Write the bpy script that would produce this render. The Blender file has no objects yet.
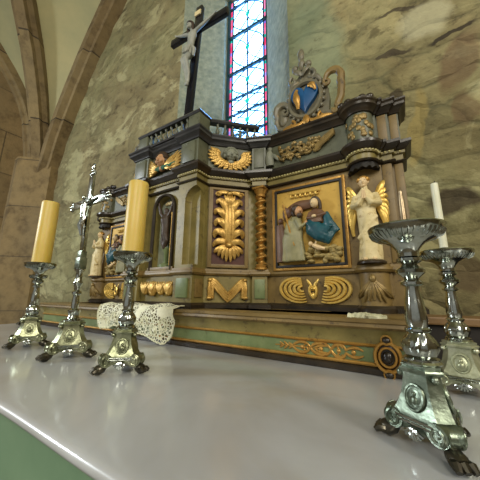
import bpy, bmesh, math, random
from mathutils import Vector, Matrix, noise
random.seed(7)
S = bpy.context.scene
COL = S.collection
PI = math.pi
R = math.radians

# ------------------------------------------------------------------ camera, world, lights, exposure
cam_d = bpy.data.cameras.new('camera'); cam = bpy.data.objects.new('camera', cam_d); COL.objects.link(cam)
cam_d.sensor_width = 36; cam_d.lens = 36 * 259.93 / 480; cam_d.clip_start = .02
_rt = Vector((.846, .533, .010)); _up = Vector((.104, -.182, .978)); _fw = Vector((-.523, .826, .209))
_m = Matrix((_rt, _up, -_fw)).transposed().to_4x4(); _m.translation = (0, 0, .2807)
cam.matrix_world = _m
S.camera = cam
S.view_settings.view_transform = 'Standard'
S.view_settings.look = 'None'
S.view_settings.gamma = 1
S.view_settings.use_curve_mapping = False
S.view_settings.exposure = 0.0
w = bpy.data.worlds.new('world'); S.world = w; w.use_nodes = True
w.node_tree.nodes['Background'].inputs[0].default_value = (1, .97, .90, 1)
w.node_tree.nodes['Background'].inputs[1].default_value = .34

def area(name, loc, target, sx, sy, power, color):
    l = bpy.data.lights.new(name, 'AREA'); l.shape = 'RECTANGLE'; l.size = sx; l.size_y = sy
    l.energy = power; l.color = color
    o = bpy.data.objects.new(name, l); COL.objects.link(o); o.location = loc
    o.rotation_euler = (Vector(target) - Vector(loc)).to_track_quat('-Z', 'Y').to_euler()
    return o
area('nave_fill', (1.6, -5.2, 4.2), (-1.4, 1.5, .8), 2.2, 3.4, 280, (1, .95, .82))  # added warm fill from behind the camera, its source is unseen
area('side_fill', (4.6, -1.2, 3.2), (-1.2, 1.6, .7), 1.3, 3.0, 215, (1, .93, .80))  # added warm fill from the right, no window stands there
area('left_edge_light', (-5.7, -2.2, 2.2), (-.7, .8, .2), 0.62, 1.5, 185, (.88, .95, 1))  # unseen source, placed so the cloth's front edge catches a highlight

# ------------------------------------------------------------------ materials
def lin(c):
    return tuple(((x / 255) / 12.92 if x / 255 <= .04045 else ((x / 255 + .055) / 1.055) ** 2.4) for x in c) + (1,)

class NT:
    def __init__(s, name):
        s.m = bpy.data.materials.new(name); s.m.use_nodes = True
        s.t = s.m.node_tree; s.n = s.t.nodes; s.b = s.n['Principled BSDF']
        s.tc = s.n.new('ShaderNodeTexCoord')
    def add(s, kind, **kw):
        x = s.n.new('ShaderNode' + kind)
        for k, v in kw.items():
            setattr(x, k, v)
        return x
    def link(s, a, b): s.t.links.new(a, b)
    def noise(s, scale, detail=5, rough=.6, dist=0, vec=None):
        x = s.add('TexNoise'); x.inputs['Scale'].default_value = scale; x.inputs['Detail'].default_value = detail
        x.inputs['Roughness'].default_value = rough; x.inputs['Distortion'].default_value = dist
        s.link(vec or s.tc.outputs['Object'], x.inputs['Vector']); return x.outputs['Fac']
    def vmap(s, scale=(1, 1, 1), rot=(0, 0, 0), src=None):
        x = s.add('Mapping'); x.inputs['Scale'].default_value = scale; x.inputs['Rotation'].default_value = rot
        s.link(src or s.tc.outputs['Object'], x.inputs['Vector']); return x.outputs['Vector']
    def ramp(s, fac, stops):
        x = s.add('ValToRGB'); e = x.color_ramp.elements
        while len(e) < len(stops): e.new(.5)
        for el, (p, c) in zip(e, stops):
            el.position = p; el.color = c if len(c) == 4 else lin(c)
        s.link(fac, x.inputs['Fac']); return x.outputs['Color']
    def mix(s, fac, a, b, mode='MIX'):
        x = s.add('Mix', data_type='RGBA', blend_type=mode)
        for sock, v in ((x.inputs[0], fac), (x.inputs[6], a), (x.inputs[7], b)):
            if hasattr(v, 'default_value') or hasattr(v, 'is_linked'): s.link(v, sock)
            else: sock.default_value = v
        return x.outputs[2]
    def bump(s, h, strength=.3, dist=.02):
        x = s.add('Bump'); x.inputs['Strength'].default_value = strength; x.inputs['Distance'].default_value = dist
        s.link(h, x.inputs['Height']); s.link(x.outputs['Normal'], s.b.inputs['Normal'])
    def base(s, c): s.link(c, s.b.inputs['Base Color'])
    def set(s, **kw):
        for k, v in kw.items(): s.b.inputs[k.replace('_', ' ')].default_value = v

def paint(name, c1, c2, rough=.5, scale=9, metal=0, bump=.15, wear=None, sheen=None):
    t = NT(name); f = t.noise(scale, 6, .65)
    c = t.ramp(f, [(.3, c1), (.7, c2)])
    if wear:
        g = t.noise(scale * 3.1, 8, .75)
        wf = t.ramp(g, [(.56, (0, 0, 0, 1)), (.68, (1, 1, 1, 1))])
        c = t.mix(wf, c, lin(wear))
    t.base(c); t.set(Roughness=rough, Metallic=metal)
    if bump: t.bump(t.noise(scale * 6, 4, .6), bump, .004)
    return t.m

def stone(name, dark, mid, light, pale, green=None, bump=.7, marks=()):
    """old rubble wall: uneven flattened stones, smeared lime, a few dark open joints"""
    t = NT(name)
    src = t.tc.outputs['Object']
    sep = t.add('SeparateXYZ'); t.link(src, sep.inputs[0])
    cmb = t.add('CombineXYZ'); t.link(sep.outputs['X'], cmb.inputs[0]); t.link(sep.outputs['Z'], cmb.inputs[1])
    nz = t.add('TexNoise'); nz.inputs['Scale'].default_value = 2.2; nz.inputs['Detail'].default_value = 6; t.link(src, nz.inputs['Vector'])
    off = t.add('VectorMath', operation='MULTIPLY_ADD'); t.link(nz.outputs['Color'], off.inputs[0])
    off.inputs[1].default_value = (.42, .26, 0); t.link(cmb.outputs[0], off.inputs[2])
    vm = t.add('Mapping'); vm.inputs['Scale'].default_value = (2.3, 4.6, 1); t.link(off.outputs[0], vm.inputs['Vector'])
    ed = t.add('TexVoronoi', feature='DISTANCE_TO_EDGE'); ce = t.add('TexVoronoi', feature='F1')
    for x in (ed, ce):
        x.inputs['Scale'].default_value = 1; x.inputs['Randomness'].default_value = .85; t.link(vm.outputs[0], x.inputs['Vector'])
    cw = t.add('SeparateColor'); t.link(ce.outputs['Color'], cw.inputs[0])
    n1 = t.noise(1.7, 10, .70, .2, t.vmap((1, 1, 1.35))); n2 = t.noise(7, 8, .68, .1, t.vmap((1, 1, 1.25)))
    c = t.ramp(n1, [(.30, dark), (.42, mid), (.58, light), (.74, pale)])
    c = t.mix(.75, c, t.ramp(cw.outputs[0], [(0, (.48, .42, .34, 1)), (.35, (.85, .80, .72, 1)), (1, (1.15, 1.12, 1.05, 1))]), 'MULTIPLY')
    grit = t.ramp(n2, [(.34, (.36, .31, .26, 1)), (.42, (.88, .86, .82, 1)), (.62, (1.1, 1.08, 1.04, 1))])
    c = t.mix(.9, c, grit, 'MULTIPLY')
    pit = t.ramp(t.noise(4.2, 9, .70, .2, t.vmap((1, 1, 1.5))), [(.37, (.28, .23, .18, 1)), (.44, (.95, .94, .92, 1)), (.6, (1.05, 1.04, 1.02, 1))])
    c = t.mix(.85, c, pit, 'MULTIPLY')
    # joints: mostly smeared over, open and dark only in places
    jm = t.ramp(ed.outputs['Distance'], [(.015, (1, 1, 1, 1)), (.08, (0, 0, 0, 1))])
    gate = t.ramp(t.noise(1.1, 5, .62), [(.48, (0, 0, 0, 1)), (.60, (.62, .62, .62, 1))])
    # the wall left of the window keeps more of its smooth lime coat
    coat = t.ramp(sep.outputs['X'], [(0, (1, 1, 1, 1)), (1, (0, 0, 0, 1))]); cr_ = coat.node.color_ramp
    mr = t.add('MapRange'); mr.inputs['From Min'].default_value = -2.6; mr.inputs['From Max'].default_value = -.6; t.link(sep.outputs['X'], mr.inputs['Value'])
    t.link(mr.outputs[0], coat.node.inputs['Fac'])
    lime = t.ramp(t.noise(2.6, 9, .66), [(.32, tuple(x * .80 for x in mid)), (.5, mid), (.7, light)])
    lime = t.mix(.7, lime, pit, 'MULTIPLY')
    c = t.mix(t.mix(1, coat, (.62, .62, .62, 1), 'MULTIPLY'), c, lime)
    gate = t.mix(t.mix(1, coat, (.8, .8, .8, 1), 'MULTIPLY'), gate, (0, 0, 0, 1))
    c = t.mix(t.mix(1, jm, gate, 'MULTIPLY'), c, lin(tuple(x * .45 for x in dark)))
    pf = t.ramp(t.noise(1.2, 8, .66, .5, t.vmap((1, 1, 1.6))), [(.54, (0, 0, 0, 1)), (.60, (.8, .8, .8, 1))])
    c = t.mix(pf, c, t.mix(.6, lin(pale), grit, 'MULTIPLY'))
    if green:
        gf = t.ramp(t.noise(.7, 5, .6, .3), [(.45, (0, 0, 0, 1)), (.65, (.5, .5, .5, 1))])
        c = t.mix(gf, c, t.mix(.7, lin(green), grit, 'MULTIPLY'))
    for (px_, pz_), (rx_, rz_), ang_, colr, k_ in marks:       # patches and open joints at their own places
        mp = t.add('Mapping'); mp.vector_type = 'TEXTURE'; mp.inputs['Location'].default_value = (px_, 0, pz_); mp.inputs['Rotation'].default_value = (0, R(ang_), 0); mp.inputs['Scale'].default_value = (rx_, 50, rz_)
        wob = t.add('VectorMath', operation='MULTIPLY_ADD'); wn = t.add('TexNoise'); wn.inputs['Scale'].default_value = 6; wn.inputs['Detail'].default_value = 6; t.link(src, wn.inputs['Vector'])
        t.link(wn.outputs['Color'], wob.inputs[0]); wob.inputs[1].default_value = (.16, 0, .16); t.link(src, wob.inputs[2])
        sh = t.add('VectorMath', operation='SUBTRACT'); t.link(wob.outputs[0], sh.inputs[0]); sh.inputs[1].default_value = (.08, 0, .08); t.link(sh.outputs[0], mp.inputs['Vector'])
        ln_ = t.add('VectorMath', operation='LENGTH'); t.link(mp.outputs[0], ln_.inputs[0])
        c = t.mix(t.ramp(ln_.outputs['Value'], [(.72, (k_, k_, k_, 1)), (1.0, (0, 0, 0, 1))]), c, t.mix(.6, lin(colr), grit, 'MULTIPLY'))
    t.base(c); t.set(Roughness=.92)
    h = t.mix(.5, n2, t.ramp(ed.outputs['Distance'], [(0, (0, 0, 0, 1)), (.16, (1, 1, 1, 1))]))
    t.bump(h, bump, .05)
    return t.m

def ashlar(name, c1, c2, joint, bw, bh, axis='XZ'):
    t = NT(name); src = t.tc.outputs['Object']
    sep = t.add('SeparateXYZ'); t.link(src, sep.inputs[0]); cmb = t.add('CombineXYZ')
    t.link(sep.outputs[axis[0]], cmb.inputs[0]); t.link(sep.outputs[axis[1]], cmb.inputs[1])
    br = t.add('TexBrick'); br.inputs['Scale'].default_value = 1; br.inputs['Brick Width'].default_value = bw; br.inputs['Row Height'].default_value = bh
    br.inputs['Mortar Size'].default_value = .010; br.inputs['Color1'].default_value = lin(c1); br.inputs['Color2'].default_value = lin(c2); br.inputs['Mortar'].default_value = lin(joint)
    t.link(cmb.outputs[0], br.inputs['Vector'])
    g = t.ramp(t.noise(5, 8, .7), [(.34, (.42, .38, .34, 1)), (.5, (.92, .9, .86, 1)), (.65, (1.1, 1.08, 1.04, 1))])
    c = t.mix(.9, br.outputs['Color'], g, 'MULTIPLY')
    c = t.mix(t.ramp(t.noise(.9, 4, .6), [(.45, (0, 0, 0, 1)), (.7, (.5, .5, .5, 1))]), c, lin((122, 108, 80)))
    t.base(c); t.set(Roughness=.9); t.bump(t.noise(16, 6, .7), .5, .02)
    return t.m

M = {}
MARKS = [((-0.552, 2.414), (0.359, 0.75), -1.5, (132, 142, 112), 0.75), ((-0.628, 3.083), (0.35, 0.6), 7.7, (112, 126, 100), 0.6), ((0.091, 2.104), (0.15, 0.024), 11.1, (52, 42, 30), 0.8), ((0.427, 2.071), (0.15, 0.026), -7.3, (44, 35, 25), 0.9), ((0.17, 2.455), (0.2, 0.02), 9.7, (52, 42, 30), 0.8), ((0.307, 2.278), (0.182, 0.19), 10.1, (168, 164, 132), 0.85), ((0.178, 1.458), (0.044, 0.34), 10.4, (150, 136, 84), 0.8), ((0.451, 1.831), (0.113, 0.24), 25.2, (104, 82, 58), 0.7), ((0.295, 0.863), (0.138, 0.1), -7.3, (58, 46, 32), 0.85), ((0.442, 1.481), (0.076, 0.16), 5.8, (98, 78, 52), 0.7), ((0.106, 1.768), (0.03, 0.04), 49.0, (60, 50, 36), 0.8), ((0.287, 0.434), (0.109, 0.13), -29.8, (84, 68, 46), 0.75)]
M['wall'] = stone('rubble_stone', (78, 68, 48), (124, 114, 82), (150, 143, 106), (178, 172, 132), green=(136, 138, 98), marks=MARKS)
M['wall_left'] = ashlar('ashlar_left', (140, 120, 84), (122, 104, 72), (92, 78, 56), 1.3, .8, 'YZ')
M['rib'] = ashlar('rib_stone', (144, 126, 88), (124, 106, 74), (58, 48, 36), 30, 1.15, 'XZ')
M['pier'] = ashlar('pier_stone', (138, 118, 80), (120, 102, 70), (92, 78, 56), .9, .9, 'XZ')
M['vault'] = paint('vault_plaster', (150, 152, 118), (182, 174, 130), .9, .9, bump=.1)
M['reveal'] = paint('reveal_plaster', (112, 122, 106), (160, 164, 140), .85, 14, bump=.5)
M['floor'] = ashlar('floor_flags', (120, 108, 92), (98, 88, 76), (60, 54, 46), .8, .6, 'XY')
M['olive'] = paint('olive_painted_wood', (104, 94, 48), (138, 124, 70), .42, 7, wear=(66, 52, 30))
M['sage'] = paint('sage_painted_wood', (92, 108, 66), (122, 134, 90), .42, 8, wear=(78, 74, 44))
M['greyblue'] = paint('bluegrey_painted_wood', (76, 80, 62), (100, 102, 80), .4, 8, wear=(56, 50, 36))
M['brown'] = paint('brown_painted_wood', (104, 84, 44), (134, 112, 64), .45, 7, wear=(58, 44, 26))
M['dark'] = paint('dark_stained_moulding', (26, 21, 16), (58, 48, 34), .3, 10, bump=.1)
M['darkblue'] = paint('dark_slate_moulding', (34, 34, 36), (66, 66, 66), .28, 9, bump=.1)
M['gold'] = paint('worn_gilding', (176, 136, 64), (212, 176, 98), .36, 22, .5, .25, wear=(84, 56, 24))
M['goldbright'] = paint('bright_gilding', (206, 168, 74), (228, 196, 110), .34, 18, .5, .2, wear=(130, 90, 34))
M['goldline'] = paint('gilt_fillet', (160, 118, 52), (190, 148, 76), .38, 20, .55, .1, wear=(72, 50, 26))
M['dullgold'] = paint('dull_old_gilding', (112, 94, 56), (150, 126, 72), .42, 20, .4, .25, wear=(66, 56, 42))
M['bead'] = paint('pale_bead_paint', (170, 160, 104), (196, 186, 132), .4, 20, bump=.05)
M['goldboard'] = paint('gold_ground', (178, 140, 56), (204, 168, 80), .5, 6, .2, .1, wear=(140, 102, 40))
M['recess'] = paint('dark_red_recess', (54, 28, 20), (84, 44, 32), .6, 12)
M['black'] = paint('plain_black_paint', (18, 16, 14), (34, 29, 22), .5, 9)  # own black of the inner picture frame and shell canopy
M['statue'] = paint('cream_polychrome', (196, 178, 124), (222, 206, 160), .5, 12, bump=.2, wear=(150, 122, 70))
M['skin'] = paint('pale_flesh_paint', (206, 178, 132), (222, 198, 154), .5, 20, bump=.05)
M['tanskin'] = paint('tan_flesh_paint', (168, 124, 84), (192, 148, 104), .5, 20, bump=.05)
M['greystone'] = paint('grey_carved_face', (112, 116, 102), (140, 142, 124), .5, 14, bump=.15)
M['hair'] = paint('dark_hair_paint', (46, 34, 22), (70, 52, 34), .5, 20)
M['teal'] = paint('teal_robe_paint', (12, 58, 70), (30, 86, 94), .4, 12, bump=.1)
M['greenrobe'] = paint('green_robe_paint', (38, 84, 66), (62, 112, 86), .45, 12, bump=.1)
M['olivrobe'] = paint('drab_robe_paint', (118, 116, 80), (148, 142, 104), .5, 16, bump=.2)
M['oxbrown'] = paint('ox_brown_paint', (84, 58, 40), (112, 80, 56), .5, 14)
M['rock'] = paint('painted_rock', (140, 124, 76), (176, 156, 100), .6, 16, bump=.4)
M['ironcross'] = paint('black_varnished_wood', (12, 13, 20), (24, 25, 34), .22, 9, bump=.04)
M['corpus'] = paint('grey_painted_figure', (128, 132, 124), (166, 166, 152), .4, 16, bump=.08)
M['cartouche'] = paint('dull_bronze_paint', (86, 84, 70), (116, 110, 88), .4, 10, bump=.2, wear=(140, 116, 70))
M['heart'] = paint('deep_blue_field', (10, 62, 108), (22, 84, 132), .35, 9, bump=.05)
M['wick'] = paint('black_wick', (24, 20, 16), (40, 32, 26), .8, 30)
M['gap_shade'] = paint('gap_shade_black', (20, 16, 12), (36, 29, 22), .6, 6)  # near-black colour stands in for the shade of the gap behind the altar
M['boardcap'] = paint('worn_oak_cap', (104, 78, 46), (136, 106, 66), .5, 6)
M['altarfront'] = paint('green_altar_front', (106, 138, 108), (126, 156, 124), .35, 3, bump=.05)

t = NT('tarnished_silver'); f = t.noise(14, 6, .7)
t.base(t.ramp(f, [(.3, (112, 118, 106)), (.5, (172, 178, 170)), (.72, (206, 212, 208))]))
t.set(Metallic=1.0, Roughness=.15); t.bump(t.noise(40, 3, .6), .12, .004); M['silver'] = t.m
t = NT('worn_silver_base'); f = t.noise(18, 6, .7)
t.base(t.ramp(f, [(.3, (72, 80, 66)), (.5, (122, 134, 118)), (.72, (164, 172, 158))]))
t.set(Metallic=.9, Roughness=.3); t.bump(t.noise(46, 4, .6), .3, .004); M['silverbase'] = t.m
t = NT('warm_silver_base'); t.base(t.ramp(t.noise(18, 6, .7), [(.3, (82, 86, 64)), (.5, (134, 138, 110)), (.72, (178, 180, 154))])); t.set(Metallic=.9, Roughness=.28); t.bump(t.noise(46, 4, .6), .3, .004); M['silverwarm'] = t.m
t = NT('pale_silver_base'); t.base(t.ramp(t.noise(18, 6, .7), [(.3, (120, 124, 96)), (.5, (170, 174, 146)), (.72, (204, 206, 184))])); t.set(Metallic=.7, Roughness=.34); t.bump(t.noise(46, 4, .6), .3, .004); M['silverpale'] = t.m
t = NT('dark_tarnish'); t.base(t.ramp(t.noise(20), [(.3, (52, 50, 44)), (.7, (96, 92, 80))])); t.set(Metallic=.9, Roughness=.3); M['tarnish'] = t.m
t = NT('brassy_pricket'); t.base(t.ramp(t.noise(25), [(.3, (120, 100, 76)), (.7, (176, 160, 130))])); t.set(Metallic=.8, Roughness=.35); M['pricket'] = t.m

t = NT('beeswax'); t.base(t.ramp(t.noise(7, 4, .6, .2, t.vmap((1, 1, .4))), [(.3, (200, 170, 66)), (.7, (222, 196, 108))]))
t.set(Roughness=.42, Subsurface_Weight=.25, Subsurface_Radius=(.03, .015, .004), Subsurface_Scale=.6); M['wax'] = t.m
t = NT('white_wax'); t.base(t.ramp(t.noise(9), [(.3, (206, 206, 176)), (.7, (226, 226, 204))])); t.set(Roughness=.4, Subsurface_Weight=.2, Subsurface_Radius=(.02, .015, .01)); M['whitewax'] = t.m

t = NT('white_altar_cloth')
f = t.noise(1.5, 5, .6, .6); c = t.ramp(f, [(.3, (152, 152, 150)), (.6, (180, 183, 184)), (.8, (190, 194, 198))])
st = t.ramp(t.noise(1.1, 4, .6, 1.0, t.vmap((1, 2.4, 1))), [(.55, (0, 0, 0, 1)), (.72, (.5, .5, .5, 1))])
c = t.mix(st, c, lin((150, 138, 112))); t.base(c); t.set(Roughness=.34, Coat_Weight=.7, Coat_Roughness=.14)
t.bump(t.noise(5, 3, .5), .06, .02); M['cloth'] = t.m

t = NT('crochet_lace'); v = t.add('TexVoronoi', feature='DISTANCE_TO_EDGE'); v.inputs['Scale'].default_value = 58; t.link(t.tc.outputs['Object'], v.inputs['Vector'])
n = t.noise(9, 2, .5); a = t.ramp(v.outputs['Distance'], [(.11, (1, 1, 1, 1)), (.17, (0, 0, 0, 1))])
dn = t.ramp(n, [(.52, (0, 0, 0, 1)), (.58, (1, 1, 1, 1))]); al = t.mix(1, a, dn, 'LIGHTEN')
t.base(t.ramp(t.noise(20), [(.3, (220, 220, 188)), (.7, (240, 240, 216))])); t.link(al, t.b.inputs['Alpha']); t.set(Roughness=.8)
t.bump(v.outputs['Distance'], .6, .006); M['lace'] = t.m
t = NT('lace_edge'); t.base(t.ramp(t.noise(40), [(.3, (196, 196, 160)), (.7, (226, 226, 198))])); t.set(Roughness=.8); M['laceedge'] = t.m

def glass(name, col, strength, col2=None):
    t = NT(name); t.set(Roughness=.25)
    c = t.ramp(t.noise(6, 3, .5), [(.35, col), (.65, col2 or col)])
    t.base(c); t.link(c, t.b.inputs['Emission Color']); t.set(Emission_Strength=strength); return t.m
M['glass_clear'] = glass('daylit_clear_glass', (92, 164, 255), 13, (140, 196, 255))
M['glass_pink'] = glass('daylit_pink_glass', (214, 40, 96), 1.1, (236, 120, 170))
M['glass_teal'] = glass('daylit_teal_glass', (0, 150, 140), 1.0, (40, 190, 180))
M['glass_violet'] = glass('daylit_violet_glass', (120, 90, 210), 1.1, (170, 150, 236))
M['lead'] = paint('lead_came', (16, 52, 66), (36, 80, 92), .5, 10)

# ------------------------------------------------------------------ mesh helpers
def ZM(z):
    """heights of the upper mouldings"""
    T = [(1.0, 1.0), (1.045, 1.032), (1.13, 1.104), (1.196, 1.165), (1.395, 1.346), (1.48, 1.42), (1.614, 1.562), (9, 8.9)]
    if z <= 1: return z
    for (a, b), (c, d) in zip(T, T[1:]):
        if z <= c: return b + (d - b) * (z - a) / (c - a)

class MB:
    zmap = None
    def __init__(s): s.bm = bmesh.new(); s.X = Matrix.Identity(4)
    def v(s, p): return s.bm.verts.new(s.X @ Vector(p))
    def f(s, vs):
        try: return s.bm.faces.new(vs)
        except ValueError: return None
    def box(s, a, b, bev=0):
        x0, y0, z0 = a; x1, y1, z1 = b
        vs = [s.v(p) for p in ((x0, y0, z0), (x1, y0, z0), (x1, y1, z0), (x0, y1, z0), (x0, y0, z1), (x1, y0, z1), (x1, y1, z1), (x0, y1, z1))]
        fs = [s.f([vs[i] for i in q]) for q in ((3, 2, 1, 0), (4, 5, 6, 7), (0, 1, 5, 4), (1, 2, 6, 5), (2, 3, 7, 6), (3, 0, 4, 7))]
        if bev:
            es = list({e for f in fs for e in f.edges}); bmesh.ops.bevel(s.bm, geom=es, offset=bev, segments=2, affect='EDGES', profile=.6)
        return s
    def prism(s, poly, z0, z1):
        a = [s.v((x, y, z0)) for x, y in poly]; b = [s.v((x, y, z1)) for x, y in poly]
        s.f(a[::-1]); s.f(b); n = len(poly)
        for i in range(n): s.f([a[i], a[(i + 1) % n], b[(i + 1) % n], b[i]])
        return s
    def lathe(s, prof, c=(0, 0, 0), seg=24, flute=0, fr=None, sweep=None):
        rings = []
        full = sweep is None; a0, a1 = sweep or (0, 2 * PI); n = seg if full else seg + 1
        for r, z in prof:
            ring = []
            for i in range(n):
                a = a0 + (a1 - a0) * i / seg
                rr = r
                if flute and fr and fr[0] <= z <= fr[1]: rr = r * (1 + .07 * math.cos(a * flute))
                ring.append(s.v((c[0] + rr * math.cos(a), c[1] + rr * math.sin(a), c[2] + z)))
            rings.append(ring)
        for k in range(len(rings) - 1):
            for i in range(seg):
                j = (i + 1) % n
                s.f([rings[k][i], rings[k][j], rings[k + 1][j], rings[k + 1][i]])
        if full:
            if prof[0][0] > 1e-6: s.f(rings[0][::-1])
            if prof[-1][0] > 1e-6: s.f(rings[-1])
        return s
    def tube(s, pts, rad, seg=8, flat=1, nrm=None, cap=True):
        P = [Vector(p) for p in pts]; n = len(P)
        if not hasattr(rad, '__len__'): rad = [rad] * n
        ref = Vector(nrm) if nrm is not None else None; rings = []; prev = None
        for i in range(n):
            tg = (P[min(i + 1, n - 1)] - P[max(i - 1, 0)]).normalized()
            if ref is not None: nn = (ref - tg * ref.dot(tg))
            else:
                if prev is None: prev = Vector((0, 0, 1)) if abs(tg.z) < .9 else Vector((1, 0, 0))
                nn = prev - tg * prev.dot(tg)
            nn.normalize(); prev = nn; bb = tg.cross(nn)
            rings.append([s.v(P[i] + bb * (rad[i] * math.cos(2 * PI * k / seg)) + nn * (rad[i] * flat * math.sin(2 * PI * k / seg))) for k in range(seg)])
        for i in range(n - 1):
            for k in range(seg):
                s.f([rings[i][k], rings[i][(k + 1) % seg], rings[i + 1][(k + 1) % seg], rings[i + 1][k]])
        if cap: s.f(rings[0][::-1]); s.f(rings[-1])
        return s
    def ell(s, c, r, rot=None, seg=14, rings=9):
        if not hasattr(r, '__len__'): r = (r, r, r)
        mt = (rot or Matrix.Identity(3)).to_4x4()
        X0 = s.X; s.X = X0 @ Matrix.Translation(Vector(c)) @ mt
        rows = []
        for k in range(rings + 1):
            th = PI * k / rings
            if k in (0, rings): rows.append([s.v((0, 0, r[2] * math.cos(th)))])
            else: rows.append([s.v((r[0] * math.sin(th) * math.cos(2 * PI * i / seg), r[1] * math.sin(th) * math.sin(2 * PI * i / seg), r[2] * math.cos(th))) for i in range(seg)])
        for k in range(rings):
            a, b = rows[k], rows[k + 1]
            for i in range(seg):
                j = (i + 1) % seg
                if len(a) == 1: s.f([a[0], b[i], b[j]])
                elif len(b) == 1: s.f([a[i], b[0], a[j]])
                else: s.f([a[i], b[i], b[j], a[j]])
        s.X = X0; return s
    def sweep(s, prof, path, closed=False):
        """moulding: closed profile of (outward, z) along a plan path; outward is the right hand of travel"""
        P = [Vector(p).to_2d() if len(p) > 2 else Vector(p) for p in path]; n = len(P); rings = []
        def nor(a, b):
            d = (b - a).normalized(); return Vector((d.y, -d.x))
        for i in range(n):
            if closed: n0 = nor(P[i - 1], P[i]); n1 = nor(P[i], P[(i + 1) % n])
            else:
                n0 = nor(P[i - 1], P[i]) if i else nor(P[0], P[1]); n1 = nor(P[i], P[i + 1]) if i < n - 1 else n0
                if i == 0: n0 = n1
            m = n0 + n1
            k = m / max(.25, (1 + n0.dot(n1)))
            rings.append([s.v((P[i].x + k.x * o, P[i].y + k.y * o, z)) for o, z in prof])
        q = len(prof)
        for i in range(n if closed else n - 1):
            a, b = rings[i], rings[(i + 1) % n]
            for k in range(q): s.f([a[k], b[k], b[(k + 1) % q], a[(k + 1) % q]])
        if not closed: s.f(rings[0]); s.f(rings[-1][::-1])
        return s
    def torus(s, c, R0, r, U, V, seg=28, sx=1, sy=1, s2=6):
        U = Vector(U); V = Vector(V)
        N = U.cross(V)
        rings = []
        for i in range(seg):
            a = 2 * PI * i / seg; ctr = Vector(c) + U * (R0 * sx * math.cos(a)) + V * (R0 * sy * math.sin(a)); o = (U * math.cos(a) + V * math.sin(a))
            rings.append([s.v(ctr + o * (r * math.cos(2 * PI * k / s2)) + N * (r * math.sin(2 * PI * k / s2))) for k in range(s2)])
        for i in range(seg):
            for k in range(s2): s.f([rings[i][k], rings[(i + 1) % seg][k], rings[(i + 1) % seg][(k + 1) % s2], rings[i][(k + 1) % s2]])
        return s
    def build(s, name, mat, parent=None, smooth=True, mirror=None, local=False, ang=40):
        if mirror is not None:
            for v in s.bm.verts: v.co.x = 2 * mirror - v.co.x
        bmesh.ops.recalc_face_normals(s.bm, faces=s.bm.faces)
        if MB.zmap and not local:
            for v in s.bm.verts: v.co.z = MB.zmap(v.co.z)
        if parent is not None and not local:
            off = WL(parent)
            for v in s.bm.verts: v.co -= off
        me = bpy.data.meshes.new(name); s.bm.to_mesh(me); s.bm.free()
        mats = mat if isinstance(mat, list) else [mat]
        for m in mats: me.materials.append(M[m] if isinstance(m, str) else m)
        o = bpy.data.objects.new(name, me); COL.objects.link(o)
        if parent is not None: o.parent = parent
        if smooth:
            me.shade_smooth()
            try: me.set_sharp_from_angle(angle=R(ang))
            except Exception: pass
        return o

def WL(o):
    v = Vector(o.location)
    while o.parent: o = o.parent; v += o.location
    return v

def thing(name, label, cat, loc=(0, 0, 0), rz=0, group=None):
    o = bpy.data.objects.new(name, None); COL.objects.link(o); o.location = loc; o.rotation_euler = (0, 0, rz); o.empty_display_size = .05
    return tag(o, label, cat, group)
def tag(o, label, cat, group=None):
    o['label'] = label; o['category'] = cat
    if group: o['group'] = group
    return o
def struct(o): o['kind'] = 'structure'; return o
def fuse(o, voxel, smooth=4):
    """weld a figure's overlapping volumes into one continuous surface"""
    m = o.modifiers.new('r', 'REMESH'); m.mode = 'VOXEL'; m.voxel_size = voxel; m.use_smooth_shade = True
    k = o.modifiers.new('s', 'SMOOTH'); k.iterations = smooth; k.factor = .5
    dg = bpy.context.evaluated_depsgraph_get(); ev = o.evaluated_get(dg)
    me = bpy.data.meshes.new_from_object(ev); o.modifiers.clear(); o.data = me; me.shade_smooth(); return o
def cut(o, mb_cutter):
    c = mb_cutter.build('cutter', 'black', None, False)
    m = o.modifiers.new('b', 'BOOLEAN'); m.object = c; m.operation = 'DIFFERENCE'; m.solver = 'EXACT'
    dg = bpy.context.evaluated_depsgraph_get(); ev = o.evaluated_get(dg)
    me = bpy.data.meshes.new_from_object(ev); o.modifiers.clear(); o.data = me
    bpy.data.objects.remove(c); me.shade_smooth(); me.set_sharp_from_angle(angle=R(35)); return o

def face_frame(mb, origin, ang):
    """local x = along the face, y = outward, z = up"""
    u = Vector((math.cos(ang), math.sin(ang), 0)); n = Vector((u.y, -u.x, 0))
    mb.X = Matrix(((u.x, n.x, 0, origin[0]), (u.y, n.y, 0, origin[1]), (0, 0, 1, origin[2]), (0, 0, 0, 1)))
    return mb
NOR = (0, 1, 0)
def spiral(cx, cz, r0, r1, a0, a1, d=.01, n=14):
    return [(cx + (r0 + (r1 - r0) * i / (n - 1)) * math.cos(a0 + (a1 - a0) * i / (n - 1)), d, cz + (r0 + (r1 - r0) * i / (n - 1)) * math.sin(a0 + (a1 - a0) * i / (n - 1))) for i in range(n)]
def bez(p, n=12):
    P = [Vector(q) for q in p]; out = []
    for i in range(n):
        t_ = i / (n - 1); Q = P[:]
        while len(Q) > 1: Q = [Q[k].lerp(Q[k + 1], t_) for k in range(len(Q) - 1)]
        out.append(Q[0])
    return out
def taper(n, a, b, c=None):
    if c is None: return [a + (b - a) * i / (n - 1) for i in range(n)]
    return [(a + (b - a) * (i / (n - 1)) * 2) if i < (n - 1) / 2 else (b + (c - b) * ((i / (n - 1)) * 2 - 1)) for i in range(n)]
def leaf(mb, pts, w, n=12, flat=.5, tip=.25):
    P = bez(pts, n); rad = [w * (math.sin(PI * min(1, (.18 + .82 * (i / (n - 1))))) ** .6 * (1 - tip) + tip * .5) for i in range(n)]
    mb.tube(P, rad, 7, flat, (0, 1, 0)); return mb

XC = -1.445
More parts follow.
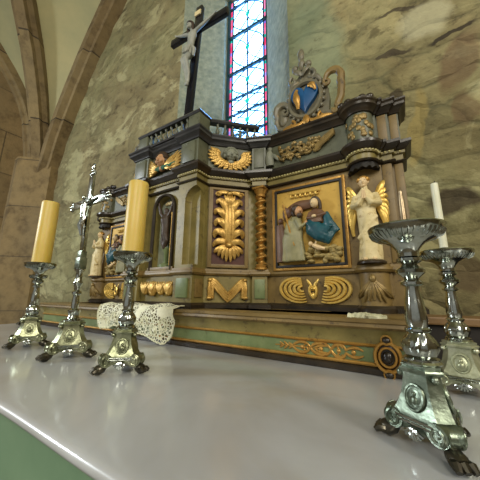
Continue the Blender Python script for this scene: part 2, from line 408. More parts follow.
# ------------------------------------------------------------------ the setting
def disp_wall(name, x0, x1, z0, z1, y, mat, hole=None, amp=.028, step=.07):
    mb = MB(); nx = int((x1 - x0) / step); nz = int((z1 - z0) / step); g = {}
    xs = [x0 + (x1 - x0) * i / nx for i in range(nx + 1)]; zs = [z0 + (z1 - z0) * k / nz for k in range(nz + 1)]
    if hole:
        for L, vals in ((xs, hole[:2]), (zs, hole[2:])):
            for hv in vals:
                k = min(range(len(L)), key=lambda i: abs(L[i] - hv)); L[k] = hv
    for i, x in enumerate(xs):
        for k, z in enumerate(zs):
            edge = hole and hole[0] - .12 < x < hole[1] + .12 and hole[2] - .12 < z < hole[3] + .12
            d = 0 if edge else amp * noise.noise((x * 2.2, z * 4.0, 3.1)) + amp * .5 * noise.noise((x * 6, z * 9, 1.7))
            g[i, k] = mb.v((x, y + d, z))
    for i in range(nx):
        for k in range(nz):
            cx = (xs[i] + xs[i + 1]) / 2; cz = (zs[k] + zs[k + 1]) / 2
            if hole and hole[0] < cx < hole[1] and hole[2] < cz < hole[3]: continue
            mb.f([g[i, k], g[i + 1, k], g[i + 1, k + 1], g[i, k + 1]])
    return mb.build(name, mat)
YB = 2.0; YG = 2.45
HX0, HX1, HZ0, HZ1 = -2.22, -.73, 1.35, 4.75
struct(disp_wall('wall_back', -6.3, 4.9, -1, 7.3, YB, 'wall', (HX0, HX1, HZ0, HZ1)))
GX0, GX1, GZ0, GZ1 = -1.755, -1.16, 1.95, 4.45
mb = MB()     # splayed window reveal with a short straight return before the glass
o4 = [(HX0, YB, HZ0), (HX1, YB, HZ0), (HX1, YB, HZ1), (HX0, YB, HZ1)]
i4 = [(GX0 - .03, YG - .09, GZ0 - .03), (GX1 + .03, YG - .09, GZ0 - .03), (GX1 + .03, YG - .09, GZ1 + .03), (GX0 - .03, YG - .09, GZ1 + .03)]
g4 = [(x, YG + .05, z) for x, _, z in i4]
for A, B in ((o4, i4), (i4, g4)):
    for k in range(4):
        j = (k + 1) % 4
        n = 14
        for q in range(n):
            pa = [Vector(A[k]).lerp(Vector(A[j]), (q + e) / n) for e in (0, 1)]; pb = [Vector(B[k]).lerp(Vector(B[j]), (q + e) / n) for e in (0, 1)]
            mb.f([mb.v(pa[0]), mb.v(pa[1]), mb.v(pb[1]), mb.v(pb[0])])
struct(mb.build('trim_1', 'reveal', None, False))
# stained window
win = struct(bpy.data.objects.new('window_1', None)); COL.objects.link(win); win.location = ((GX0 + GX1) / 2, YG, GZ0)
bars = [2.25, 2.55, 2.79, 3.19, 3.80, 4.30]
zed = [GZ0] + bars + [GZ1]
cl, pk, tl, vi = MB(), MB(), MB(), MB()
bw = .06
def pane(m_, x0, x1, z0, z1): m_.box((x0, YG - .003, z0), (x1, YG + .003, z1))
for a, b in zip(zed, zed[1:]):
    pane(cl, GX0 + bw, GX1 - bw, a, b)
z = GZ0; i = 0
while z < GZ1 - .01:
    h = min([.17, .055, .13, .05][i % 4], GZ1 - z)
    m_ = [pk, tl, pk, vi][i % 4]
    pane(m_, GX0, GX0 + bw, z, z + h); pane([pk, vi, pk, tl][i % 4], GX1 - bw, GX1, z, z + h); z += h; i += 1
cl.build('glass_pane', 'glass_clear', win); pk.build('border_glass', 'glass_pink', win); tl.build('border_glass', 'glass_teal', win); vi.build('border_glass', 'glass_violet', win)
mb = MB()
for x in (GX0 + bw, GX1 - bw): mb.box((x - .010, YG - .012, GZ0), (x + .010, YG + .004, GZ1))
mb.box(((GX0 + GX1) / 2 - .011, YG - .010, GZ0), ((GX0 + GX1) / 2 + .011, YG + .004, GZ1))
xm = (GX0 + GX1) / 2; hw = (GX1 - GX0) / 2 - bw
for a, b in zip(zed, zed[1:]):
    c_ = (a + b) / 2; h = (b - a) / 2
    for sx in (-1, 1):
        mb.tube([(xm + sx * hw * math.sin(PI * k / 10), YG - .006, a + (b - a) * k / 10) for k in range(11)], .0085, 5)
        mb.tube([(xm + sx * hw * (1 - math.sin(PI * k / 10)), YG - .006, a + (b - a) * k / 10) for k in range(11)], .007, 5)
mb.build('lead_came', 'lead', win)
mb = MB()
for i, zb in enumerate(bars):
    th = .02 if i in (3, 4) else .009
    mb.box((GX0, YG - .03, zb - th), (GX1, YG + .004, zb + th))
mb.build('saddle_bar', 'lead', win)
mb = MB()
for a, b in zip(zed, zed[1:]):
    mb.lathe([(.0, -.006), (.03, -.004), (.03, .004), (0, .006)], (0, 0, 0), 14) if False else mb.ell((xm, YG - .012, (a + b) / 2 + .02), (.032, .008, .036))
mb.build('glass_boss', 'glass_teal', win)
mb = MB()
for x in (GX0, GX1): mb.box((x - .018, YG - .03, GZ0 - .03), (x + .018, YG + .03, GZ1 + .03))
mb.build('window_frame', 'lead', win)

XL = -5.95
mb = MB(); mb.box((XL - .3, -6, -1), (XL, YB, 7.3)); struct(mb.build('wall_left', 'wall_left', None, False))
mb = MB(); mb.box((4.9, -6, -1), (5.2, YB, 7.3)); struct(mb.build('wall_right', 'wall_left', None, False))
mb = MB(); mb.box((XL - .3, -6, -1.1), (5.2, YB + .2, -1.0)); struct(mb.build('floor', 'floor', None, False))
# corner pier carrying the ribs
mb = MB(); mb.prism([(XL - .05, YB + .05), (XL - .05, 1.50), (-5.78, 1.50), (-5.38, 1.88), (-5.38, YB + .05)], -1, 2.75)
struct(mb.build('trim_2', 'pier', None, False))
# ribs
ribA = [(-5.80, 1.85, 2.6), (-5.76, 1.81, 3.036), (-5.64, 1.69, 3.45), (-5.50, 1.55, 3.85), (-5.35, 1.40, 4.2), (-5.194, 1.244, 4.526), (-4.878, .928, 5.044), (-4.516, .566, 5.49), (-3.9, -.05, 6.05), (-3.1, -.85, 6.5), (-2.2, -1.75, 6.78), (-1.445, -2.5, 6.85)]
ribB = [(-5.6, 1.93, 2.45), (-5.46, 1.93, 2.72), (-5.33, 1.93, 3.167), (-5.12, 1.93, 3.63), (-4.875, 1.93, 4.07), (-4.63, 1.93, 4.47), (-4.37, 1.93, 4.852), (-3.867, 1.93, 5.495), (-3.35, 1.93, 6.0), (-2.7, 1.93, 6.45), (-2.0, 1.93, 6.75), (-1.445, 1.93, 6.85)]
ribC = [(-5.93, 1.74, 2.6), (-5.93, 1.68, 3.0), (-5.93, 1.57, 3.56), (-5.93, 1.46, 3.85), (-5.93, 1.34, 4.07), (-5.93, 1.215, 4.26), (-5.93, .95, 4.6), (-5.93, .6, 5.0), (-5.93, .1, 5.55), (-5.93, -.6, 6.15), (-5.93, -1.6, 6.7), (-5.93, -2.5, 6.85)]
def rib(name, pts, w, h, side):
    mb = MB(); P = [Vector(p) for p in pts]; rings = []; n = len(P)
    sd = Vector(side).normalized()
    for i in range(n):
        tg = (P[min(i + 1, n - 1)] - P[max(0, i - 1)]).normalized(); s_ = (sd - tg * sd.dot(tg)).normalized(); d = tg.cross(s_)
        if d.z > 0: d = -d
        prof = [(-w, -.12), (-w, h * .45), (-w * .55, h * .62), (-w * .45, h), (w * .45, h), (w * .55, h * .62), (w, h * .45), (w, -.12)]
        rings.append([mb.v(P[i] + s_ * a + d * b) for a, b in prof])
    q = len(rings[0])
    for i in range(n - 1):
        for k in range(q): mb.f([rings[i][k], rings[i][(k + 1) % q], rings[i + 1][(k + 1) % q], rings[i + 1][k]])
    mb.f(rings[0]); mb.f(rings[-1])
    return struct(mb.build(name, 'rib', None, True, ang=25))
rib('trim_3', ribA, .16, .2, (1, 1, 0))
rib('trim_4', ribB, .2, .12, (0, 1, 0))
rib('trim_5', ribC, .14, .1, (1, 0, 0))
# vault webs: between the ribs, all four quarters of the bay
def dens(pts, n=40):
    out = []
    P = [Vector(p) for p in pts]
    for i in range(n):
        t_ = i / (n - 1) * (len(P) - 1); k = min(int(t_), len(P) - 2); out.append(P[k].lerp(P[k + 1], t_ - k))
    return out
def web(a, b, sgn):
    mb = MB(); A = dens(a); B = dens(b); rows = []
    for p, q in zip(A, B):
        rows.append([p.lerp(q, k / 8) + Vector((0, 0, .10 * math.sin(PI * k / 8))) for k in range(9)])
    for mx in (0, 1):
        for my in (0, 1):
            G = [[mb.v(((2 * XC - v.x) if mx else v.x, (-5 - v.y) if my else v.y, v.z + .02)) for v in r] for r in rows]
            for i in range(len(G) - 1):
                for k in range(8): mb.f([G[i][k], G[i][k + 1], G[i + 1][k + 1], G[i + 1][k]])
    return mb
struct(web(ribB, ribA, 1).build('ceiling', 'vault'))
struct(web(ribA, ribC, 1).build('ceiling', 'vault'))

# ------------------------------------------------------------------ altar table, cloth, dark block for the shaded gap
alt = thing('altar_table', 'long stone altar table with a green front under the white cloth', 'altar', (-1.1, .8, -1.0))
MB().prism([(-3.16, .335), (1.3, .335), (1.3, 1.29), (-.05, 1.29), (-.05, 1.8), (-2.85, 1.8), (-2.85, 1.29), (-3.16, 1.29)], -1, -.012).build('altar_body', 'altarfront', alt, False)
mb = MB(); mb.box((-3.16, .325, -.95), (1.3, .337, -.86)); mb.build('plinth', 'dark', alt, False)
# cloth: thick rounded front edge turned down over the slab
mb = MB(); prof = [(1.30, -.011), (1.30, -.001)]
ys = [1.30 - .985 * k / 44 for k in range(45)]
sec = [(y, 0) for y in ys] + [(.310, -.0010), (.304, -.0035), (.300, -.008), (.2985, -.014), (.300, -.019), (.305, -.022), (.315, -.021), (.33, -.012)]
xs = [-3.2 + 4.55 * i / 150 for i in range(151)]
G = []
for x in xs:
    row = []
    for j, (y, z) in enumerate(sec):
        wv = .0022 * noise.noise((x * 2.2, y * 3, 0)) if .36 < y < 1.1 else 0
        row.append(mb.v((x, y + (.004 * noise.noise((x * 3, 0, 5)) if j > 42 else 0), z + wv)))
    G.append(row)
for i in range(150):
    for j in range(len(sec) - 1): mb.f([G[i][j], G[i + 1][j], G[i + 1][j + 1], G[i][j + 1]])
m_low = [mb.v((x, y, z)) for x, y, z in ((-3.2, 1.3, -.011), (1.35, 1.3, -.011), (1.35, .33, -.011), (-3.2, .33, -.011))]
mb.f(m_low)
tag(mb.build('altar_cloth', 'cloth', None, True, ang=60), 'smooth greyish white cloth covering the whole top of the altar', 'altar cloth')
pan = thing('shade_block', 'added dark block with a brown top for the shaded gap behind the pair of right candlesticks', 'shade block', (.7, 1.78, -1))  # added block, its dark front puts the unlit gap's shade into colour
MB().box((.06, 1.72, -1), (2.6, 1.92, .145)).build('shade_block_front', 'gap_shade', pan, False)
MB().box((.045, 1.69, .145), (2.62, 1.925, .185), .008).build('shade_block_top', 'boardcap', pan, False)

# ------------------------------------------------------------------ gradin (painted shelf base)
gr = thing('altar_gradin', 'long green painted step with gilt scrollwork standing on the altar under the altarpiece', 'altar step', (XC, 1.45, 0))
GL, GR_ = -2.87, -.02
path = [(GL, 1.80), (GL, 1.148), (GR_, 1.148), (GR_, 1.80)]
MB().box((GL + .01, 1.16, .002), (GR_ - .01, 1.79, .19)).build('gradin_body', 'olive', gr, False)
def mould(prof, mat, name, parent, pth=None, **kw): return MB().sweep(prof, pth or path).build(name, mat, parent, True, ang=30, **kw)
mould([(-.02, .002), (.012, .002), (.012, .022), (.004, .03), (-.02, .03)], 'dark', 'plinth', gr)
mould([(-.02, .03), (.010, .03), (.014, .036), (.010, .042), (-.02, .042)], 'goldline', 'gilt_fillet', gr)
mould([(-.02, .042), (.0, .042), (.0, .096), (-.02, .096)], 'sage', 'green_panel', gr)
mould([(-.02, .096), (.006, .096), (.012, .102), (.006, .108), (-.02, .108)], 'goldline', 'gilt_fillet', gr)
mould([(-.02, .108), (.004, .108), (.004, .122), (.010, .145), (.022, .162), (-.02, .162)], 'olive', 'cove', gr)
mould([(-.02, .162), (.026, .162), (.034, .17), (.030, .182), (.036, .186), (.036, .2), (-.35, .2), (-.35, .19), (-.02, .19)], 'brown', 'shelf_moulding', gr)
MB().box((GL + .2, 1.3, .188), (GR_ - .2, 1.79, .2)).build('shelf_top', 'brown', gr, False)
# gilt arabesque
mb = MB(); face_frame(mb, (-.33, 1.148, .069), 0)
W = .007
def scr(pts, w=W): mb.tube(bez(pts, 14), taper(14, w * .6, w, w * .4), 6, .6, NOR)
scr([(-.20, .002, -.002), (-.1, .002, .002), (0, .002, 0)], .004)
for k, (x, h) in enumerate(((-.17, .012), (-.15, .016), (-.128, .013))):
    for s in (-1, 1): scr([(x + .012, .003, 0), (x, .004, s * h * .5), (x - .008, .003, s * h)], .005)
for s in (-1, 1):
    scr([(-.12, .003, 0), (-.09, .003, s * .030), (-.05, .003, s * .026), (-.04, .003, 0)])
    scr([(-.04, .003, 0), (-.02, .003, s * .03), (.035, .003, s * .03), (.045, .003, 0)], .008)
    scr([(-.02, .003, s * .002), (.0, .004, s * .016), (.03, .003, s * .012)], .006)
    scr([(.045, .003, 0), (.06, .003, s * .034), (.10, .003, s * .03), (.10, .003, s * .004)], .008)
    scr([(.10, .003, s * .004), (.12, .003, s * .02), (.145, .003, s * .022), (.165, .003, s * .008)], .007)
    mb.tube(spiral(.078, s * .012, .011, .003, 0, s * 5, .003), .0035, 5)
    mb.tube(spiral(-.06, s * .008, .010, .003, 0, -s * 5, .003), .003, 5)
for x in (-.075, .005, .075, .13): mb.ell((x, .003, 0), (.009, .006, .009), None, 10, 6)
mb.build('gilt_scrollwork', 'goldline', gr)
# oval end medallion with bosses
mb = MB(); face_frame(mb, (-.083, 1.133, .069), 0)
mb.torus((0, .008, 0), .044, .0065, (1, 0, 0), (0, 0, 1), 32, .92, 1.12)
mb.torus((0, .010, 0), .029, .0045, (1, 0, 0), (0, 0, 1), 28, .92, 1.1)
med = mb.build('medallion', 'goldline', gr)
mb = MB(); face_frame(mb, (-.083, 1.133, .069), 0); mb.ell((0, -.002, 0), (.042, .009, .050)); mb.ell((0, .006, 0), (.018, .014, .021))
mb.build('medallion_centre', 'dark', med)
for q in (-1, 1):
    mb = MB(); face_frame(mb, (-.083, 1.133, .069 + q * .058), 0); mb.ell((0, .006, 0), (.015, .014, .012)); mb.build('boss', 'dark', med)
    mb = MB(); face_frame(mb, (-.083, 1.133, .069 + q * .058), 0); mb.torus((0, .008, 0), .016, .0035, (1, 0, 0), (0, 0, 1), 18); mb.build('boss_ring', 'goldline', med)

# ------------------------------------------------------------------ altarpiece profiles
Z0 = .2
def P_plinth(e=0): return [(-.03, .2), (.022, .2), (.022, .222), (.010, .236), (-.03, .236)]
def P_mid(): return [(-.03, .408), (.012, .408), (.022, .420), (.020, .432), (.012, .436), (.008, .450), (-.03, .450)]
def P_neck(): return [(-.03, 1.045), (.010, 1.045), (.016, 1.052), (.012, 1.06), (-.03, 1.06)]
def P_band(): return [(-.03, 1.06), (.0, 1.06), (.0, 1.108), (-.03, 1.108)]
def P_corn(): return [(-.03, 1.13), (.02, 1.13), (.036, 1.146), (.046, 1.158), (.046, 1.176), (.028, 1.188), (.010, 1.196), (-.03, 1.196)]
def P_dent(): return [(-.03, 1.108), (.012, 1.108), (.012, 1.13), (-.03, 1.13)]
def P_frieze(): return [(-.03, 1.196), (.0, 1.196), (.0, 1.395), (-.03, 1.395)]
def P_top(): return [(-.03, 1.395), (.010, 1.395), (.016, 1.412), (.028, 1.424), (.038, 1.432), (.038, 1.45), (.046, 1.462), (.046, 1.474), (.03, 1.48), (-.03, 1.48)]
def dent_beads(path_, parent, z=1.119, pitch=.0195, out=.014, mirror=None):
    mb = MB()
    P = [Vector(p) for p in path_]
    for a, b in zip(P, P[1:]):
        d = b - a; L = d.length
        if L < .012: continue
        n = max(1, int(L / pitch)); nn = Vector((d.y, -d.x)) / L
        for k in range(n):
            c = a + d * ((k + .5) / n) + nn * out
            mb.ell((c.x, c.y, z), (.0062, .0062, .0075), None, 6, 4)
    return mb.build('bead_row', 'bead', parent, mirror=mirror)

# ------------------------------------------------------------------ tabernacle
MB.zmap = ZM
tab = thing('tabernacle', 'tall central tabernacle with arched door, carved side panels and a balustrade on top', 'tabernacle', (XC, 1.45, .2))
rhalf = [(0, 1.24), (.18, 1.24), (.18, 1.20), (.34, 1.20), (.34, 1.312), (.571, 1.543), (.586, 1.511), (.678, 1.549), (.667, 1.575)]
full = [(XC - u, y) for u, y in rhalf[::-1][:-1]] + [(XC + u, y) for u, y in rhalf[1:]]
core = [(XC - .655, 1.80), (XC - .655, 1.60), (XC - .60, 1.59), (XC - .335, 1.322), (XC - .335, 1.25), (XC + .335, 1.25), (XC + .335, 1.322), (XC + .60, 1.59), (XC + .655, 1.60), (XC + .655, 1.80)]
# body, with arched niche cut into the front
body = MB().prism(core, .2, 1.475).build('tabernacle_body', 'olive', tab, False)
cm = MB()
arch = [(-.098, .47), (.098, .47), (.098, .90)] + [(.098 * math.cos(a), .90 + .098 * math.sin(a)) for a in [PI * k / 14 for k in range(1, 14)]] + [(-.098, .90)]
cm_v = [[cm.v((XC + u, y, z)) for u, z in arch] for y in (1.15, 1.30)]
cm.f(cm_v[0]); cm.f(cm_v[1][::-1])
for k in range(len(arch)):
    j = (k + 1) % len(arch); cm.f([cm_v[0][k], cm_v[0][j], cm_v[1][j], cm_v[1][k]])
bmesh.ops.recalc_face_normals(cm.bm, faces=cm.bm.faces)
for v in cm.bm.verts: v.co -= WL(tab)
cutter = bpy.data.meshes.new('c'); cm.bm.to_mesh(cutter); co = bpy.data.objects.new('c', cutter); COL.objects.link(co)
m_ = body.modifiers.new('b', 'BOOLEAN'); m_.object = co; m_.operation = 'DIFFERENCE'; m_.solver = 'EXACT'
# evaluate with both at the same (local) space
body.parent = None
bpy.context.view_layer.update()
me = bpy.data.meshes.new_from_object(body.evaluated_get(bpy.context.evaluated_depsgraph_get())); body.modifiers.clear(); body.data = me; body.parent = tab
bpy.data.objects.remove(co)
for prof, mat, nm in ((P_plinth(), 'dark', 'plinth'), (P_mid(), 'brown', 'ledge_moulding'), (P_neck(), 'dark', 'neck_moulding'), (P_band(), 'olive', 'architrave'), (P_dent(), 'olive', 'bead_bed'), (P_corn(), 'dark', 'lower_cornice'), (P_frieze(), 'greyblue', 'frieze'), (P_top(), 'darkblue', 'upper_cornice')):
    mould(prof, mat, nm, tab, full)
dent_beads(full, tab)
mould([(-.03, .236), (.0, .236), (.0, .408), (-.03, .408)], 'olive', 'pedestal_band', tab, full)
# front corner piers with a hollow niche cut in the outer corner
for s in (-1, 1):
    pier = MB().box((XC + min(s * .18, s * .34), 1.20, .45), (XC + max(s * .18, s * .34), 1.325, 1.046)).build('pier', 'olive', None, False)
    cx, cy = XC + s * .34, 1.20
    cm = MB(); prof = [(0, .47), (.095, .47), (.095, .90)] + [(.095 * math.cos(a), .90 + .095 * math.sin(a)) for a in [PI / 2 * k / 8 for k in range(1, 9)]]
    prof[-1] = (0, prof[-1][1]); cm.lathe(prof, (cx, cy, 0), 40)
    bmesh.ops.remove_doubles(cm.bm, verts=cm.bm.verts, dist=1e-5)
    cut(pier, cm)
    off = WL(tab); pier.data.transform(Matrix.Translation(-off)); pier.parent = tab
    # thin cove frame lines: half dome spring
    mb = MB(); mb.tube([(cx + .094 * math.cos(a), cy + .094 * math.sin(a), .90) for a in ([PI / 2 + (PI / 2) * k / 8 for k in range(9)] if s > 0 else [(PI / 2) * k / 8 for k in range(9)])], .0025, 5); mb.build('niche_string', 'brown', pier)
    # pedestals: framed green / brown panels on front and side
    mb = MB(); mb.box((XC + s * .26 - .048, 1.188, .265), (XC + s * .26 + .048, 1.203, .385), .004); mb.build('pedestal_panel', 'sage', tab)
    mb = MB(); face_frame(mb, (XC + s * .34, 1.256, 0), PI / 2 if s > 0 else -PI / 2); mb.box((-.034, -.003, .268), (.034, .010, .382), .004); mb.build('pedestal_panel', 'brown', tab)
    # frieze pilasters
    mb = MB(); mb.box((XC + s * .26 - .055, 1.19, 1.215), (XC + s * .26 + .055, 1.202, 1.38), .003); mb.build('frieze_pilaster', 'greyblue', tab)
# arch frame (dark archivolt) and niche relief: rising figure with raised arms on a chalice foot
mb = MB(); ap = [(-.106, .45), (-.106, .90)] + [(-.106 * math.cos(a), .90 + .106 * math.sin(a)) for a in [PI * k / 16 for k in range(1, 16)]] + [(.106, .90), (.106, .45)]
mb.tube([(XC + u, 1.238, z) for u, z in ap], .0125, 8); mb.build('door_arch', 'dark', tab)
mb = MB(); mb.box((XC - .13, 1.23, .44), (XC + .13, 1.27, .47), .004); mb.build('door_sill', 'brown', tab)
mb = MB(); mb.tube([(XC + .084, 1.243, .48), (XC + .084, 1.243, .86)], .006, 6); mb.build('gilt_jamb', 'gold', tab)
mb = MB(); O = (XC + .0, 1.285, 0); c = O
X, Y = XC, 1.262
mb.ell((X, Y, .885), (.022, .02, .028)); mb.tube([(X, Y, .865), (X - .006, Y, .82), (X + .005, Y, .76), (X, Y, .70)], [.016, .038, .031, .030], 10)
for s in (-1, 1): mb.tube([(X + s * .018, Y, .835), (X + s * .05, Y - .005, .870), (X + s * .072, Y - .010, .935)], [.017, .015, .010], 8)
for s in (-1, 1): mb.ell((X + s * .075, Y - .010, .950), (.012, .010, .014))
mb.tube([(X, Y, .71), (X + .020, Y, .66), (X - .004, Y, .61)], [.030, .022, .014], 9); mb.tube([(X, Y, .71), (X - .018, Y, .65), (X + .004, Y, .60)], [.026, .019, .012], 9)
door_fig = mb.build('door_figure', 'hair', tab); fuse(door_fig, .006, 2)
mb = MB(); mb.box((XC - .097, 1.2955, .472), (XC + .097, 1.30, .996)); mb.build('niche_panel', 'reveal', tab, False)
mb = MB(); mb.lathe([(.0, .47), (.05, .47), (.05, .49), (.016, .505), (.016, .58), (.03, .60), (.03, .615), (0, .615)], (X, 1.285, 0), 14); mb.build('figure_foot', 'sage', tab)
mb = MB(); 
for k in range(5): mb.ell((X - .03 + .015 * k, 1.29, .952 + .008 * (k % 2)), (.016, .012, .013))
mb.build('cloud', 'statue', tab)

def cherub(mb_frame, parent, face_mat, robe=None, sc=1.0, facew=1.0):
    o_, ang = mb_frame
    mb = face_frame(MB(), o_, ang); mb.ell((0, .018 * sc, .012 * sc), (.031 * sc, .026 * sc, .040 * sc)); mb.ell((0, .043 * sc, .006 * sc), (.007 * sc, .009 * sc, .011 * sc))
    for s in (-1, 1):
        mb.ell((s * .012 * sc, .038 * sc, .020 * sc), (.006 * sc, .005 * sc, .004 * sc)); mb.ell((s * .016 * sc, .034 * sc, .0), (.011 * sc, .009 * sc, .011 * sc))
    mb.ell((0, .038 * sc, -.010 * sc), (.009 * sc, .006 * sc, .003 * sc)); mb.ell((0, .012 * sc, -.035 * sc), (.020 * sc, .016 * sc, .016 * sc))
    h = mb.build('cherub_head', face_mat, parent)
    mb = face_frame(MB(), o_, ang)
    for k in range(9):
        a = PI * (.02 + .96 * k / 8); mb.ell((.030 * sc * math.cos(a), .016 * sc, .022 * sc + .030 * sc * math.sin(a)), (.013 * sc, .020 * sc, .013 * sc), None, 8, 6)
    for s in (-1, 1): mb.ell((s * .034 * sc, .014 * sc, .004 * sc), (.010 * sc, .015 * sc, .016 * sc), None, 8, 6)
    mb.build('cherub_hair', 'hair' if robe else 'greystone', h)
    for s in (-1, 1):
        mb = face_frame(MB(), o_, ang)
        if not robe:            # wings curved up around the head like a garland
            for row in range(3):
                for k in range(9):
                    t_ = k / 8; a = -PI / 2 + t_ * 1.95
                    rx, rz = (.080 + .014 * row) * sc, (.058 + .012 * row) * sc
                    c_ = Vector((s * rx * math.cos(a), (.014 - .003 * row) * sc, .010 * sc + rz * math.sin(a)))
                    o2 = Vector((s * math.cos(a + .5), 0, math.sin(a + .5))) * .022 * sc
                    leaf(mb, (c_ - o2, c_ + Vector((0, .010 * sc, 0)), c_ + o2), .0125 * sc, 7, .5, .4)
        for row, (n, L0, d) in enumerate(((7, 1.0, .008), (5, .68, .016)) if robe else ()):
            for k in range(n):
                a = -.95 + 1.75 * k / (n - 1); L = sc * L0 * (.105 + .02 * math.sin(PI * k / (n - 1)))
                b = Vector((s * .018 * sc, d * sc, -.028 * sc))
                if robe: tip = b + Vector((s * L * math.cos(a * .62 + .10), 0, L * math.sin(a * .62 + .30)))
                else: tip = b + Vector((s * L * math.cos(a * .75 + .12), 0, L * math.sin(a * .75 + .22)))
                mid = b.lerp(tip, .5) + Vector((0, .010 * sc, -.012 * sc))
                leaf(mb, (b, mid, tip), .0135 * sc, 9, .45, .3)
        mb.build('cherub_wing', 'gold', parent)
    if robe:
        mb = face_frame(MB(), o_, ang)
        for k in range(6):
            x = -.07 + .028 * k; leaf(mb, ((x - .01, .014, -.058), (x + .02, .045, -.060 - .004 * (k % 2)), (x + .075, .018, -.028)), .020, 9, .7, .4)
        mb.build('cherub_drapery', robe, parent)
cherub(((XC - .035, 1.236, 1.306), 0), tab, 'tanskin', 'greenrobe', 1.5)
cs = (XC + .452, 1.424)
cherub(((cs[0] + .003, cs[1] - .003, 1.298), PI / 4), tab, 'greystone', None, 1.3)
cherub(((XC - .455, 1.421, 1.292), -PI / 4), tab, 'greystone', None, 1.3)

# 45-degree faces: framed gilt acanthus panel, draped swag below, twisted column
def acanthus(mb):
    # local: x across, z up, centred; panel about .19 wide, .50 high
    for s in (-1, 1):
        leaf(mb, ((0, .012, .235), (s * .05, .026, .245), (s * .088, .018, .222), (s * .066, .010, .205)), .017)
        mb.tube(spiral(s * .070, .222, .017, .004, 0, s * 6, .024, 14), .0065, 6)
        leaf(mb, ((s * .008, .02, .06), (s * .018, .04, .15), (s * .062, .03, .205), (s * .078, .02, .15)), .026)
        leaf(mb, ((s * .006, .02, .02), (s * .03, .04, .10), (s * .086, .034, .122), (s * .084, .016, .075)), .027)
        leaf(mb, ((s * .006, .02, -.04), (s * .03, .045, .035), (s * .088, .034, .050), (s * .078, .014, -.005)), .027)
        leaf(mb, ((s * .004, .02, -.10), (s * .035, .045, -.03), (s * .092, .034, -.026), (s * .082, .014, -.085)), .028)
        leaf(mb, ((s * .004, .02, -.13), (s * .03, .045, -.10), (s * .078, .036, -.10), (s * .09, .014, -.145)), .025)
        for k in range(4):
            x = s * (.012 + .022 * k); leaf(mb, ((s * .006, .02, -.13), (x * 1.0, .042, -.16), (x * 1.05, .02, -.242 + .018 * k)), .0165)
        leaf(mb, ((s * .012, .03, -.12), (s * .02, .05, 0), (s * .012, .045, .10), (s * .022, .03, .165)), .018)
    leaf(mb, ((0, .03, -.14), (0, .055, -.02), (0, .055, .1), (0, .03, .17)), .017)
    for k in range(-2, 3): leaf(mb, ((k * .006, .03, .14), (k * .012, .045, .185), (k * .016, .03, .215)), .010)
    mb.ell((0, .03, .222), (.022, .018, .016)); mb.ell((0, .036, -.135), (.022, .02, .018))
def swag(mb, w, h):
    for k in range(4):
        dz = -.017 * k; d = .024 - .003 * k
        for s in (-1, 1):
            mb.tube(bez(((s * w * .46, .012, h * .36 + dz * .3), (s * w * .40, d + .012, h * .55 + dz), (s * w * .22, d + .012, h * .1 + dz), (0, d, -h * .22 + dz)), 12), taper(12, .006, .011, .008), 6, .8, NOR)
    for s in (-1, 1):
        for k in range(3): mb.tube([(s * (w * .47 - .010 * k), .010 + .006 * (k % 2), h * .36), (s * (w * .49 - .012 * k), .018, 0), (s * (w * .48 - .012 * k), .014, -h * .42)], [.008, .011, .009], 7)
        mb.ell((s * w * .47, .018, -h * .40), (.020, .012, .012)); mb.ell((s * w * .46, .016, h * .36), (.016, .016, .013))
for s in (1, -1):
    ang = PI / 4 * s
    org = Vector((XC + s * .452, 1.424, 0))
    org = Vector((XC + s * .447, 1.424 - .0, .745))
    mb = face_frame(MB(), org, ang)
    for a, b in (((-.112, -.01, -.262), (.112, .004, .262)),): mb.box(a, b)
    pnl = mb.build('side_panel', 'recess', tab, False)
    mb = face_frame(MB(), org, ang)
    for x in (-.126, .126): mb.box((x - .014, -.01, -.285), (x + .014, .014, .285), .004)
    for zz in (-.274, .274): mb.box((-.126, -.01, zz - .012), (.126, .013, zz + .012), .004)
    mb.build('panel_frame', 'brown', pnl)
    mb = face_frame(MB(), org, ang); mb.X = mb.X @ Matrix.Diagonal((1.16, 1.1, 1.02, 1)); acanthus(mb); mb.build('acanthus_carving', 'gold', pnl)
    mb = face_frame(MB(), (org.x, org.y, .325), ang); swag(mb, .25, .15); mb.build('draped_swag', 'gold', tab)
    # twisted column in front of the junction
    c = (XC + s * .635, 1.545)
    mb = MB(); mb.lathe([(0, .45), (.044, .45), (.044, .462), (.034, .468), (.038, .478), (.030, .488), (0, .488)], (c[0], c[1], 0), 18)
    n = 110; seg = 16; rings = []
    for k in range(n):
        z = .485 + .48 * k / (n - 1); ph = s * 2 * PI * 8.6 * k / (n - 1)
        rings.append([mb.v((c[0] + 0.012 * math.cos(ph) + .029 * math.cos(a), c[1] + .012 * math.sin(ph) + .029 * math.sin(a), z)) for a in [2 * PI * q / seg for q in range(seg)]])
    for k in range(n - 1):
        for q in range(seg): mb.f([rings[k][q], rings[k][(q + 1) % seg], rings[k + 1][(q + 1) % seg], rings[k + 1][q]])
    tw = mb.build('twisted_column', 'goldline', tab)
    mb = MB(); mb.lathe([(0, .962), (.034, .962), (.036, .972), (.030, .978), (.036, .995), (.046, 1.018), (.040, 1.024), (0, 1.024)], (c[0], c[1], 0), 18, 8, (.975, 1.03)); mb.box((c[0] - .045, c[1] - .045, 1.024), (c[0] + .045, c[1] + .045, 1.046), .004)
    mb.build('capital', 'goldline', tw)
    # green pedestal under the column
    bis = Vector((s * .383, -.924)); 
    a2 = math.atan2(.383, .924) * s
    mb = face_frame(MB(), (XC + s * .632, 1.530, 0), a2); mb.box((-.034, -.002, .262), (.034, .010, .386), .004); mb.build('pedestal_panel', 'sage', tab)
    mb = face_frame(MB(), (XC + s * .632, 1.530, 0), a2); mb.box((-.036, -.002, 1.215), (.036, .010, 1.38), .004); mb.build('frieze_pilaster', 'greyblue', tab)
